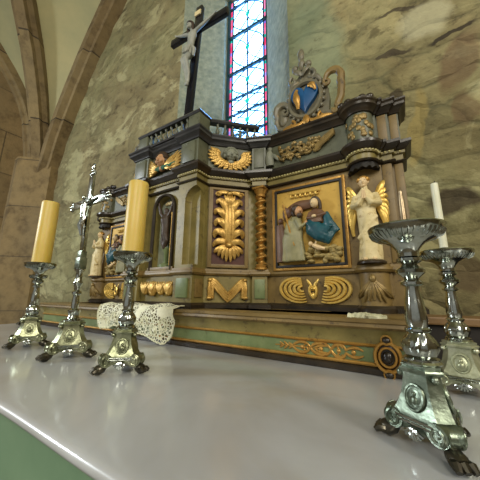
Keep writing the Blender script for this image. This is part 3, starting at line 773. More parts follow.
# pedestal reliefs under the door: three gilt fruit and leaf bosses
mb = MB(); face_frame(mb, (XC, 1.236, .322), 0)
for x, r in ((-.115, .035), (-.04, .042), (.045, .036), (.12, .04)):
    mb.ell((x, .012, 0), (r, .024, r * 1.25))
    for k in range(5): leaf(mb, ((x, .03, -.03), (x + (k - 2) * .012, .04, 0), (x + (k - 2) * .02, .02, .05)), .009)
mb.build('gilt_fruit_relief', 'gold', tab)
# balustrade
bal = [(XC - .55, 1.59), (XC - .285, 1.322), (XC - .285, 1.20), (XC + .335, 1.20), (XC + .335, 1.322), (XC + .60, 1.59)]
mould([(-.03, 1.588), (.018, 1.588), (.026, 1.6), (.018, 1.614), (-.03, 1.614)], 'darkblue', 'balustrade_rail', tab, bal)
mould([(-.025, 1.478), (.016, 1.478), (.016, 1.494), (-.025, 1.494)], 'darkblue', 'balustrade_base', tab, bal)
bprof = [(0, 1.49), (.014, 1.49), (.014, 1.498), (.007, 1.503), (.013, 1.516), (.016, 1.528), (.010, 1.55), (.006, 1.566), (.010, 1.574), (.012, 1.59), (0, 1.59)]
def balusters(a, b, n):
    for k in range(n):
        p_ = Vector(a).lerp(Vector(b), (k + .5) / n); mb = MB(); mb.lathe(bprof, (p_.x, p_.y, 0), 12); mb.build('baluster', 'greyblue', tab)
balusters((XC - .20, 1.205), (XC + .25, 1.205), 8)
balusters((XC + .352, 1.345), (XC + .595, 1.588), 6); balusters((XC - .545, 1.588), (XC - .302, 1.345), 6)
for s in (-1, 1):
    pc = XC + (.30 if s > 0 else -.25)
    mb = MB(); mb.box((pc - .052, 1.186, 1.478), (pc + .052, 1.30, 1.618), .004); mb.build('balustrade_post', 'greyblue', tab)
# carved scroll ornament standing out at the left corner of the tabernacle
mb = MB(); face_frame(mb, (XC - .335, 1.25, 1.475), -.2)
for s in (0, 1):
    leaf(mb, ((-.06, .02, 0), (-.06, .05, .06), (-.01, .05, .1), (.02, .03, .06)), .022)
leaf(mb, ((-.09, .02, 0), (-.11, .05, .04), (-.09, .05, .07), (-.06, .03, .05)), .016)
mb.tube(spiral(.01, .07, .026, .006, 0, 7, .04), .009, 6)
mb.build('corner_scroll', 'cartouche', tab)
mb = MB(); face_frame(mb, (XC - .34, 1.25, 1.29), -PI / 2)      # gilt bracket on the outer side of the left pier
for k in range(4): leaf(mb, ((-.03 + .012 * k, .005, -.075), (-.035 + .014 * k, .055, -.02), (-.03 + .012 * k, .05, .03 + .01 * k)), .020)
mb.ell((.0, .02, .045), (.03, .03, .035)); mb.build('gilt_bracket', 'gold', tab)

# ------------------------------------------------------------------ wings
UC = 1.303; RC = .074
def wing(s, label):
    X = lambda u: XC + s * u
    mir = None if s > 0 else XC
    w_ = thing('retable_wing', label, 'altarpiece wing', (X(1.1), 1.66, .2), 0, None)
    pth = [(.665, 1.575), (UC - RC, 1.575)] + [(UC - RC * math.cos(a), 1.575 - RC * math.sin(a)) for a in [PI * k / 14 for k in range(1, 14)]] + [(UC + RC, 1.575), (UC + RC + .012, 1.575), (UC + RC + .012, 1.60), (1.452, 1.60), (1.452, 1.63), (1.505, 1.63), (1.505, 1.78)]
    pw = [(XC + u, y) for u, y in pth]
    def bd(mb, name, mat, parent=w_, **kw):
        return mb.build(name, mat, parent, mirror=mir, **kw)
    mb = MB(); mb.prism([(XC + .66, 1.79), (XC + .66, 1.585), (XC + UC + RC + .005, 1.585), (XC + UC + RC + .005, 1.608), (XC + 1.446, 1.608), (XC + 1.446, 1.638), (XC + 1.50, 1.638), (XC + 1.50, 1.79)], .2, 1.475)
    bd(mb, 'wing_body', 'brown', smooth=False)
    for prof, mat, nm in ((P_plinth(), 'dark', 'plinth'), (P_mid(), 'brown', 'ledge_moulding'), (P_neck(), 'dark', 'neck_moulding'), (P_band(), 'olive', 'architrave'), (P_dent(), 'olive', 'bead_bed'), (P_corn(), 'dark', 'lower_cornice'), (P_frieze(), 'greyblue', 'frieze'), (P_top(), 'dark', 'upper_cornice'), ([(-.03, .236), (.0, .236), (.0, .408), (-.03, .408)], 'brown', 'pedestal_band')):
        bd(MB().sweep(prof, pw), nm, mat, ang=30)
    dent_beads(pw[:-1], w_, mirror=mir)
    for a, b in (((1.395, 1.594, 1.2), (1.442, 1.602, 1.39)), ((1.457, 1.624, 1.2), (1.498, 1.632, 1.39)), ((1.395, 1.600, .46), (1.442, 1.612, 1.04)), ((1.457, 1.630, .46), (1.498, 1.642, 1.04))):
        mb = MB(); mb.box((XC + a[0], a[1], a[2]), (XC + b[0], b[1], b[2]), .003); bd(mb, 'side_pilaster', 'brown')
    # painted relief scene in a gilt frame
    u0, u1, z0, z1 = .752, 1.168, .468, .972; uc = (u0 + u1) / 2; zc = (z0 + z1) / 2
    mb = MB(); mb.box((XC + u0, 1.56, z0), (XC + u1, 1.58, z1)); board = bd(mb, 'picture_board', 'goldboard', smooth=False)
    mb = MB()
    for x in (u0 - .004, u1 + .004): mb.box((XC + x - .008, 1.548, z0 - .011), (XC + x + .008, 1.585, z1 + .011), .003)
    for z in (z0 - .004, z1 + .004): mb.box((XC + u0 - .010, 1.5485, z - .008), (XC + u1 + .010, 1.585, z + .008), .003)
    bd(mb, 'inner_frame', 'black', board)
    mb = MB()
    for x in (u0 - .020, u1 + .020): mb.box((XC + x - .011, 1.553, z0 - .03), (XC + x + .009, 1.585, z1 + .03), .003)
    for z in (z0 - .021, z1 + .021): mb.box((XC + u0 - .03, 1.5535, z - .008), (XC + u1 + .03, 1.585, z + .008), .003)
    bd(mb, 'picture_frame', 'goldline', board)
    def fr():
        m_ = face_frame(MB(), (XC + uc, 1.560, zc), 0)       # drawn in x +-.227, z +-.276
        m_.X = m_.X @ Matrix.Diagonal((.915, 1, .915, 1)); return m_
    # clouds with curling ends along the top
    mb = fr()
    for k in range(6):
        x = -.10 + .036 * k; mb.tube(spiral(x, .222 - .001 * k, .020, .005, PI * .2, PI * 1.9, .010, 12), taper(12, .005, .008, .004), 6)
    bd(mb, 'cloud_scrolls', 'goldbright', board)
    # ox standing behind
    mb = fr(); mb.tube(bez(((-.15, .006, .085), (-.10, .015, .165), (.0, .015, .13), (.07, .012, .15)), 12), taper(12, .028, .040, .028), 9, .5, NOR); mb.ell((-.155, .01, .10), (.022, .018, .05))
    bd(mb, 'ox', 'oxbrown', board)
    # kneeling bearded man
    mb = fr(); 
    mb.tube([(-.075, .02, .06), (-.085, .03, -.02), (-.10, .035, -.10), (-.09, .02, -.25)], [.038, .062, .075, .085], 12, .5, NOR)
    mb.tube([(-.06, .04, .035), (-.03, .055, -.03), (.005, .05, .0)], [.026, .022, .014], 9); mb.tube([(-.11, .035, .03), (-.13, .05, -.05), (-.085, .055, -.09)], [.026, .024, .016], 9)
    for k in range(6): mb.tube([(-.15 + .024 * k, .055, -.07 - .01 * k), (-.16 + .028 * k, .05, -.255)], [.007, .012], 6)
    man = bd(mb, 'joseph_robe' if False else 'man_robe', 'olivrobe', board); fuse(man, .0065, 2)
    mb = fr(); mb.ell((-.046, .042, .092), (.029, .027, .036)); mb.ell((-.026, .062, .090), (.009, .008, .010)); bd(mb, 'man_head', 'tanskin', man)
    mb = fr(); mb.ell((.006, .052, .002), (.013, .011, .013)); bd(mb, 'man_hand', 'tanskin', man)
    mb = fr(); mb.ell((-.066, .038, .110), (.031, .029, .036)); mb.ell((-.036, .052, .060), (.020, .018, .020)); mb.ell((-.085, .03, .09), (.020, .018, .032)); bd(mb, 'man_hair', 'hair', man)
    mb = fr(); mb.tube([(-.155, .05, .155), (-.105, .062, -.05), (-.075, .062, -.15)], .0075, 7); mb.tube([(-.155, .03, -.10), (-.19, .03, -.20)], .008, 7); bd(mb, 'staff', 'goldline', board)
    mb = fr(); 
    mb.tube([(-.20, .012, .02), (-.185, .022, -.07), (-.18, .02, -.25)], [.026, .04, .045], 9, .5, NOR); mb.ell((-.19, .02, .045), (.02, .018, .024)); bd(mb, 'attendant', 'oxbrown', board)
    # seated woman, blue mantle spread to the right
    mb = fr()
    mb.tube([(.060, .02, .098), (.068, .035, .05), (.072, .04, -.01)], [.022, .040, .044], 12, .6, NOR)
    mb.tube([(.090, .030, .080), (.128, .040, .045), (.080, .060, .035)], [.017, .017, .011], 9); mb.tube([(.035, .030, .075), (.018, .042, .03), (.060, .060, .028)], [.016, .016, .010], 9)
    wom = bd(mb, 'woman_bodice', 'oxbrown', board); fuse(wom, .006, 2)
    mb = fr(); mb.ell((.066, .048, .130), (.026, .028, .034)); mb.ell((.057, .073, .126), (.006, .006, .008)); bd(mb, 'woman_head', 'skin', wom)
    mb = fr(); mb.ell((.065, .066, .034), (.016, .011, .011)); bd(mb, 'woman_hand', 'skin', wom)
    mb = fr(); mb.tube(bez(((.038, .035, .140), (.050, .046, .192), (.108, .036, .175), (.098, .03, .090)), 12), taper(12, .008, .014, .012), 8); bd(mb, 'woman_veil', 'hair', wom)
    mb = fr()
    mb.tube([(.02, .03, .02), (.05, .045, -.04), (.10, .05, -.085), (.165, .04, -.125)], [.03, .058, .055, .04], 12, .6, NOR)
    mb.tube([(.13, .03, .06), (.15, .04, -.02), (.19, .035, -.085)], [.020, .035, .034], 10, .6, NOR)
    for k in range(5): mb.tube(bez(((.01 + .02 * k, .06, .0 - .005 * k), (.05 + .02 * k, .082, -.06), (.12 + .015 * k, .07, -.125 + .02 * k)), 9), .008, 6)
    rb = bd(mb, 'woman_mantle', 'teal', wom); fuse(rb, .006, 2)
    # rocky cradle with the child
    mb = fr(); rnd = random.Random(5)
    for k in range(34):
        x = rnd.uniform(-.01, .20); z = -.255 + rnd.random() * (.115 - .35 * abs(x - .08)); mb.ell((x, .015, z), (rnd.uniform(.016, .03), .022 + .02 * rnd.random(), rnd.uniform(.012, .022)), None, 8, 6)
    bd(mb, 'rocky_ground', 'rock', board)
    mb = fr(); mb.ell((.03, .05, -.145), (.014, .014, .016)); mb.tube([(.045, .05, -.155), (.08, .055, -.175), (.12, .05, -.185)], [.012, .017, .009], 8); mb.tube([(.06, .055, -.16), (.07, .065, -.135)], [.007, .005], 6); bd(mb, 'child', 'skin', board)
    # gilt palmette panel below: two nests of arcs meeting at a knot
    mb = face_frame(MB(), (XC + .975, 1.572, .325), 0)
    for sd in (-1, 1):
        for k in range(5):
            r = .020 + .0225 * k; cx = sd * (.070 + .007 * k); rz = .016 + .0142 * k
            pts = [(cx + sd * r * math.cos(a), .010 + .004 * math.sin(a + 1), rz * math.sin(a) - .004 * k * (1 - math.cos(a)) * .5) for a in [-2.1 + 3.9 * q / 17 for q in range(18)]]
            mb.tube(pts, taper(18, .005, .0112, .006), 6, .8, NOR)
        mb.tube(bez(((0, .016, -.055), (sd * .02, .026, -.04), (sd * .03, .022, .0), (sd * .01, .018, .02)), 10), .008, 6); leaf(mb, ((0, .016, 0), (sd * .02, .026, .03), (sd * .035, .018, .058)), .010)
    mb.ell((0, .016, 0), (.02, .016, .014)); mb.ell((0, .014, -.04), (.012, .012, .02))
    bd(mb, 'gilt_palmette', 'goldbright')
    # frieze foliage: tangled leaves, a trumpet at the right and a small figure at the left
    mb = face_frame(MB(), (XC + .94, 1.574, 1.295), 0); rnd = random.Random(11)
    for k in range(10):
        x = -.15 + .030 * k; sg = 1 if k % 2 else -1
        mb.tube(spiral(x, sg * .022, .036, .008, PI if sg > 0 else 0, sg * 6 + PI, .012, 16), taper(16, .007, .012, .005), 6, .8, NOR)
    for k in range(46):
        x = rnd.uniform(-.17, .15); z = rnd.uniform(-.055, .05) * (1.1 - abs(x) * 2.2); a_ = rnd.uniform(0, 2 * PI); L = rnd.uniform(.03, .055)
        leaf(mb, ((x, .008, z), (x + L * .5 * math.cos(a_), .030 + .012 * rnd.random(), z + L * .5 * math.sin(a_) + .012), (x + L * math.cos(a_), .010, z + L * .8 * math.sin(a_))), rnd.uniform(.010, .016), 8)
    bd(mb, 'frieze_foliage', 'dullgold')
    mb = face_frame(MB(), (XC + .94, 1.574, 1.295), 0)
    for k in range(4): mb.tube([(.09, .014, -.05 + .012 * k), (.16, .022, .0 + .014 * k), (.215, .014, .05 + .008 * k)], [.008, .010, .014], 7)
    bd(mb, 'frieze_trumpets', 'dullgold')
    mb = face_frame(MB(), (XC + .94, 1.574, 1.295), 0)
    mb.tube([(-.235, .012, -.07), (-.235, .022, -.02), (-.232, .024, .03), (-.23, .022, .052), (-.23, .024, .075)], [.030, .034, .026, .012, .018], 10); leaf(mb, ((-.22, .02, .02), (-.19, .03, .0), (-.17, .015, -.04)), .016)
    bd(mb, 'frieze_figure', 'greystone')
    # drum above the statue: gilt painted relief
    mb = MB(); rnd = random.Random(3)
    for k in range(26):
        a = PI + PI * (.12 + .76 * rnd.random()); z = 1.225 + .15 * rnd.random(); mb.ell((XC + UC + (RC + .002) * math.cos(a), 1.575 + (RC + .002) * math.sin(a), z), (.015, .006, .020), Matrix.Rotation(a + PI / 2, 3, 'Z'), 8, 6)
    bd(mb, 'drum_relief', 'dullgold')
    mb = MB(); mb.lathe([(RC - .012, 1.478), (RC + .02, 1.478), (RC + .012, 1.50), (RC - .01, 1.506), (RC - .03, 1.52), (0, 1.525)], (XC + UC, 1.575, 0), 16, sweep=(PI, 2 * PI)); 
    for k in range(5): mb.ell((XC + UC + .07 - .04 * k, 1.55, 1.515 + .012 * (k % 2)), (.025, .022, .022))
    bd(mb, 'crest_scroll', 'dark')
    # scalloped shell canopy
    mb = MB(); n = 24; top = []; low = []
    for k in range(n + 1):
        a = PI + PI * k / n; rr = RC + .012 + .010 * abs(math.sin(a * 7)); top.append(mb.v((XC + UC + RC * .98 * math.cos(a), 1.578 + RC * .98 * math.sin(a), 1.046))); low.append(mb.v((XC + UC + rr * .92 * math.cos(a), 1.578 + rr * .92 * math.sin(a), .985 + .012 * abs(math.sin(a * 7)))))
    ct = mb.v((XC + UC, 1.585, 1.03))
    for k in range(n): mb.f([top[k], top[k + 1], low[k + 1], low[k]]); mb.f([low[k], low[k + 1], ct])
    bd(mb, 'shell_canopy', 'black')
    mb = MB(); mb.lathe([(.078, 1.03), (.085, .99), (.088, .90), (.088, .46)], (XC + UC, 1.60, 0), 16, sweep=(PI * .02, PI * .98))
    mb2 = MB(); mb2.box((XC + UC - .088, 1.580, .455), (XC + UC + .088, 1.588, 1.03)); bd(mb2, 'niche_back', 'brown', smooth=False); mb.bm.free()
    # statue pedestal relief: spreading gilt leaves
    mb = MB()
    for k in range(-4, 5):
        pts = []
        for q in range(8):
            t_ = q / 7; a = -PI / 2 + k * .30 * t_ * 1.15; zz = .382 - .105 * t_ - .02 * abs(k) * .25 * t_ + (.03 * t_ * t_ if abs(k) > 2 else 0) - .012
            pts.append((XC + UC + (RC + .006) * math.cos(a), 1.575 + (RC + .006) * math.sin(a), zz))
        mb.tube(pts, taper(8, .006, .014, .006), 6)
    mb.ell((XC + UC, 1.575 - RC - .008, .372), (.016, .012, .022))
    bd(mb, 'pedestal_leaves', 'dullgold')
    return w_
wing(1, 'right altarpiece wing with the framed nativity relief beside the white angel')
wing(-1, 'left altarpiece wing mostly hidden behind the tall yellow candle and the tabernacle')

MB.zmap = None
# ------------------------------------------------------------------ angel statues
def angel(s, label):
    u = XC + s * UC; y = 1.520
    a = thing('angel_statue', label, 'statue', (u, y, .45), 0, 'carved angels flanking the altarpiece')
    X = lambda dx: u + s * dx
    mb = MB()
    mb.tube([(X(.0), y, .462), (X(.004), y, .52), (X(.006), y, .60), (X(0), y - .004, .69), (X(-.004), y - .002, .76), (X(-.004), y, .82), (X(-.002), y, .862)], [.058, .056, .052, .050, .048, .050, .026], 18, .8, (0, 1, 0))
    mb.tube([(X(-.002), y, .85), (X(-.002), y - .004, .89)], [.019, .017], 10)
    for q in (-1, 1):   # sleeved arms folded, hands joined on the breast
        mb.tube([(X(q * .044), y - .004, .832), (X(q * .060), y - .018, .770), (X(q * .030), y - .052, .772), (X(q * .006), y - .062, .806)], [.022, .024, .018, .010], 10)
    rnd = random.Random(4)
    for k in range(12):
        t_ = -1.15 + 2.3 * k / 11; bx = X(math.sin(t_) * .052); by = y - math.cos(t_) * .044
        mb.tube(bez(((X(math.sin(t_) * .034 + .012), y - math.cos(t_) * .042, .72), (X(math.sin(t_) * .040 + .02 * math.sin(k)), by - .006, .60), (bx, by - .006, .465)), 9), taper(9, .006, .009, .012), 6)
    mb.tube(bez(((X(.05), y - .03, .70), (X(.01), y - .062, .66), (X(-.05), y - .035, .58)), 10), .011, 7); mb.tube(bez(((X(.05), y - .03, .66), (X(.01), y - .06, .60), (X(-.04), y - .04, .52)), 10), .010, 7)
    r_ = mb.build('robe', 'statue', a); fuse(r_, .0065, 2)
    mb = MB(); hx, hz = X(-.004), .908
    mb.ell((hx, y - .008, hz), (.024, .027, .033)); mb.ell((hx, y - .034, hz - .003), (.006, .007, .009)); 
    for q in (-1, 1): mb.ell((hx + q * .010, y - .031, hz + .007), (.005, .004, .003)); mb.ell((hx + q * .024, y - .004, hz), (.005, .007, .009))
    mb.ell((hx, y - .031, hz - .014), (.008, .004, .003)); mb.ell((hx, y - .022, hz - .024), (.012, .010, .008))
    hd = mb.build('head', 'skin', a)
    mb = MB()
    for k in range(14):
        al = 2 * PI * k / 14
        if math.sin(al) > -.75: mb.ell((hx + .024 * math.cos(al), y - .004 + .024 * math.sin(al), hz + .014), (.011, .011, .014), None, 7, 5)
    mb.ell((hx, y - .002, hz + .022), (.025, .026, .018)); mb.build('hair', 'goldline', hd)
    mb = MB()
    for q in (-1, 1):
        mb.tube([(X(q * .006 - .002), y - .062, .795), (X(q * .004 - .002), y - .070, .842)], [.009, .005], 7)
    mb.build('joined_hands', 'skin', r_)
    for q in (-1, 1):
        mb = MB(); yb = y + .030
        for k in range(7):
            t_ = k / 6; st_ = Vector((X(q * .030), yb, .80)); tip = Vector((X(q * (.064 + .036 * math.sin(PI * (.25 + .6 * t_)))), yb + .012, .915 - .30 * t_))
            mid = Vector((X(q * (.098)), yb - .010, .905 - .19 * t_)); P = bez((st_, mid, tip), 10); mb.tube(P, taper(10, .012, .018, .008), 7, .45, (0, 1, 0))
        mb.build('wing', 'goldbright', a)
    mb = MB(); mb.lathe([(0, .450), (.072, .450), (.072, .458), (.064, .466), (0, .466)], (u, y, 0), 20); mb.build('base', 'dark', a)
    for q in (-1, 1):
        mb = MB(); mb.ell((X(q * .022), y - .052, .470), (.012, .022, .009)); mb.build('foot', 'skin', a)
    return a
angel(1, 'cream praying angel statue with gilt wings right of the nativity panel')
angel(-1, 'cream angel statue at the far left end of the altarpiece behind the silver cross')

# ------------------------------------------------------------------ cartouche crest
crt = thing('carved_cartouche', 'carved scrolled cartouche with a blue heart field above the right wing', 'cartouche', (-.468, 1.60, 1.42))
def cf():
    m_ = face_frame(MB(), (-.468, 1.60, 1.42), 0); m_.X = m_.X @ Matrix.Diagonal((.89, 1, 1.12, 1)); return m_      # local x across, z up from the cornice
mb = cf()
outl = [(-.20, 0), (-.245, .06), (-.25, .13), (-.21, .205), (-.15, .23), (-.135, .30), (-.10, .36), (-.05, .40), (-.03, .44), (.03, .44), (.06, .40), (.10, .36), (.14, .31), (.17, .25), (.18, .16), (.17, .08), (.22, .05), (.24, 0)]
va = [mb.v((x, .0, z)) for x, z in outl]; vb = [mb.v((x, -.035, z)) for x, z in outl]; mb.f(va); mb.f(vb[::-1])
for k in range(len(outl)): mb.f([va[k], va[(k + 1) % len(outl)], vb[(k + 1) % len(outl)], vb[k]])
mb.build('backboard', 'cartouche', crt, False)
mb = cf(); mb.torus((-.005, .012, .205), .125, .018, (1, 0, 0), (0, 0, 1), 36, 1.02, 1.0); 
for k in range(22):
    a = 2 * PI * k / 22; mb.ell((-.005 + .148 * math.cos(a), .006, .205 + .145 * math.sin(a)), (.016, .014, .016), None, 7, 5)
mb.build('wreath', 'cartouche', crt)
mb = cf()
hp = []
for k in range(40):
    t_ = 2 * PI * k / 40; hx = 16 * math.sin(t_) ** 3; hz = 13 * math.cos(t_) - 5 * math.cos(2 * t_) - 2 * math.cos(3 * t_) - math.cos(4 * t_); hp.append((-.005 + hx * .0068, .205 + .008 + hz * .0068))
va = [mb.v((x, .030, z)) for x, z in hp]; vb = [mb.v((x, .0, z)) for x, z in hp]; ctr = mb.v((-.005, .042, .215))
for k in range(40): mb.f([va[k], va[(k + 1) % 40], ctr]); mb.f([va[k], vb[k], vb[(k + 1) % 40], va[(k + 1) % 40]])
mb.build('heart', 'heart', crt)
mb = cf(); mb.tube(bez(((-.06, .035, .275), (-.085, .05, .22), (-.045, .05, .19), (-.055, .04, .13)), 14), taper(14, .012, .03, .012), 8, .5, NOR); mb.tube(bez(((.03, .04, .27), (.075, .05, .28), (.09, .045, .22)), 10), taper(10, .01, .022, .008), 8, .5, NOR)
mb.build('heart_foliage', 'goldline', crt)
def volute(parent_mb, pts, w): parent_mb.tube(pts, w, 8, .9, NOR)
mb = cf()
c_r = [(.155, .012, .285)] + [Vector(p) for p in spiral(.215, .27, .058, .062, PI * .95, PI * -.15, .014, 12)] + [(.272, .014, .20), (.262, .014, .13), (.235, .014, .085)] + [Vector(p) for p in spiral(.215, .062, .030, .010, PI * .3, -PI * 1.1, .016, 9)]
mb.tube(c_r, taper(len(c_r), .016, .030, .014), 8, .9, NOR); mb.tube(spiral(.175, .262, .030, .006, PI * .6, PI * 2.6, .018), .012, 7)
mb.build('scroll', 'brown', crt)
mb = cf(); c_l = spiral(-.20, .165, .062, .052, PI * .05, PI * 1.2, .012, 12) + [(-.25, .012, .10), (-.235, .012, .05), (-.19, .012, .03)]
mb.tube(c_l, taper(len(c_l), .016, .031, .014), 8, .9, NOR); mb.tube(spiral(-.175, .16, .03, .006, PI * .2, -PI * 1.8, .014), .012, 7); mb.ell((-.20, .0, .14), (.045, .016, .07)); mb.build('scroll', 'cartouche', crt)
mb = cf()
for s in (-1, 1):
    mb.tube(bez(((s * .02, .016, .05), (s * .08, .022, .0), (s * .14, .022, .06), (s * .20, .016, .02)), 14), taper(14, .012, .018, .01), 8, .8, NOR)
    mb.tube(spiral(s * .115, .045, .03, .006, PI / 2, PI / 2 + s * 6, .016), .010, 7)
leaf(mb, ((0, .012, .09), (0, .04, .045), (0, .016, .0)), .028); mb.build('lower_scrollwork', 'goldline', crt)
mb = cf()
for s in (-1, 1):
    mb.tube(spiral(s * .075 - .02, .365, .036, .008, PI / 2, PI / 2 - s * 6, .014), .014, 8); leaf(mb, ((-.02, .012, .39), (s * .03 - .02, .03, .42), (s * .075 - .02, .014, .43)), .022); mb.ell((s * .055 - .02, .012, .455), (.028, .02, .026))
    leaf(mb, ((s * .05, .012, .34), (s * .11, .03, .35), (s * .125, .012, .29)), .02)
mb.ell((-.02, .012, .545), (.028, .02, .05)); mb.ell((-.02, .014, .475), (.03, .024, .03)); leaf(mb, ((-.02, .012, .43), (-.02, .04, .47), (-.02, .012, .5)), .024)
mb.build('fleuron', 'cartouche', crt)

# ------------------------------------------------------------------ crucifix on the tabernacle
cx = thing('crucifix', 'large black wooden crucifix with a grey Christ figure standing on top of the tabernacle', 'crucifix', (XC - .055, 1.45, 1.4205))
def crx(mb): mb.X = Matrix.Translation((XC - .055, 1.45, 1.4205)) @ Matrix.Rotation(R(4.0), 4, 'Y'); return mb
mb = crx(MB()); mb.box((-.036, -.020, .03), (.036, .020, 1.555), .004); mb.box((-.345, -.0205, 1.275), (.345, .0205, 1.347), .004); mb.build('cross', 'ironcross', cx)
mb = MB(); mb.box((XC - .155, 1.36, 1.4205), (XC + .045, 1.54, 1.455), .006); mb.build('cross_foot', 'ironcross', cx)
mb = crx(MB()); mb.box((-.036, -.034, 1.44), (.036, -.02, 1.49), .004); mb.build('name_plate', 'statue', cx)
def crs(mb): mb = crx(mb); mb.X = mb.X @ Matrix.Translation((-.01, -.012, 1.315)) @ Matrix.Scale(.74, 4) @ Matrix.Translation((0, 0, -1.235)); return mb
mb = crs(MB()); yc = -.055
mb.tube([(0, yc, 1.13), (.006, yc - .004, 1.07), (.0, yc - .008, .98), (-.01, yc - .004, .90), (-.012, yc - .004, .84)], [.040, .066, .052, .050, .056], 14, .72, (0, 1, 0))
mb.tube([(0, yc, 1.10), (-.012, yc - .014, 1.17)], [.022, .020], 10)
for s in (-1, 1):
    mb.tube([(s * .045, yc, 1.115), (s * .15, yc + .008, 1.165), (s * .235, yc + .016, 1.205), (s * .315, yc + .024, 1.25)], [.026, .022, .017, .011], 10)
    mb.ell((s * .328, yc + .022, 1.258), (.018, .010, .012))
    for k in range(4): mb.tube([(s * .330, yc + .018, 1.252 + .006 * k), (s * .352, yc + .014, 1.254 + .009 * k)], [.005, .003], 5)
    mb.tube([(s * .024 - .012, yc, .84), (s * .026 - .035, yc - .05, .70), (s * .018 - .004, yc - .01, .55), (s * .010, yc + .012, .42)], [.040, .034, .024, .015], 11)
    mb.ell((s * .012, yc + .0, .392), (.014, .022, .030))
body_ = mb.build('christ_figure', 'corpus', cx); fuse(body_, .007, 2)
mb = crs(MB()); mb.ell((-.028, yc - .030, 1.205), (.032, .036, .046)); mb.ell((-.032, yc - .066, 1.200), (.007, .008, .012)); mb.ell((-.034, yc - .058, 1.168), (.018, .014, .022)); mb.build('head', 'corpus', body_)
mb = crs(MB()); mb.ell((-.024, yc - .018, 1.232), (.044, .042, .036)); 
for s in (-1, 1): mb.tube([(s * .034 - .026, yc - .020, 1.23), (s * .040 - .026, yc - .022, 1.17), (s * .042 - .02, yc - .016, 1.12)], [.018, .017, .008], 8)
mb.torus((-.026, yc - .024, 1.232), .040, .010, (1, 0, 0), (0, 1, 0), 18); mb.build('hair', 'hair', body_)
mb = crs(MB()); mb.tube([(-.008, yc - .006, .90), (-.012, yc - .010, .85), (-.018, yc - .020, .775)], [.058, .068, .064], 14, .85, (0, 1, 0)); mb.tube([(.05, yc - .02, .87), (.085, yc - .02, .82), (.075, yc - .015, .73)], [.018, .024, .014], 8)
for k in range(5): mb.tube([(-.06 + .025 * k, yc - .055, .885 - .004 * k), (-.055 + .022 * k, yc - .07, .785)], .008, 6)
lc = mb.build('loincloth', 'corpus', body_)

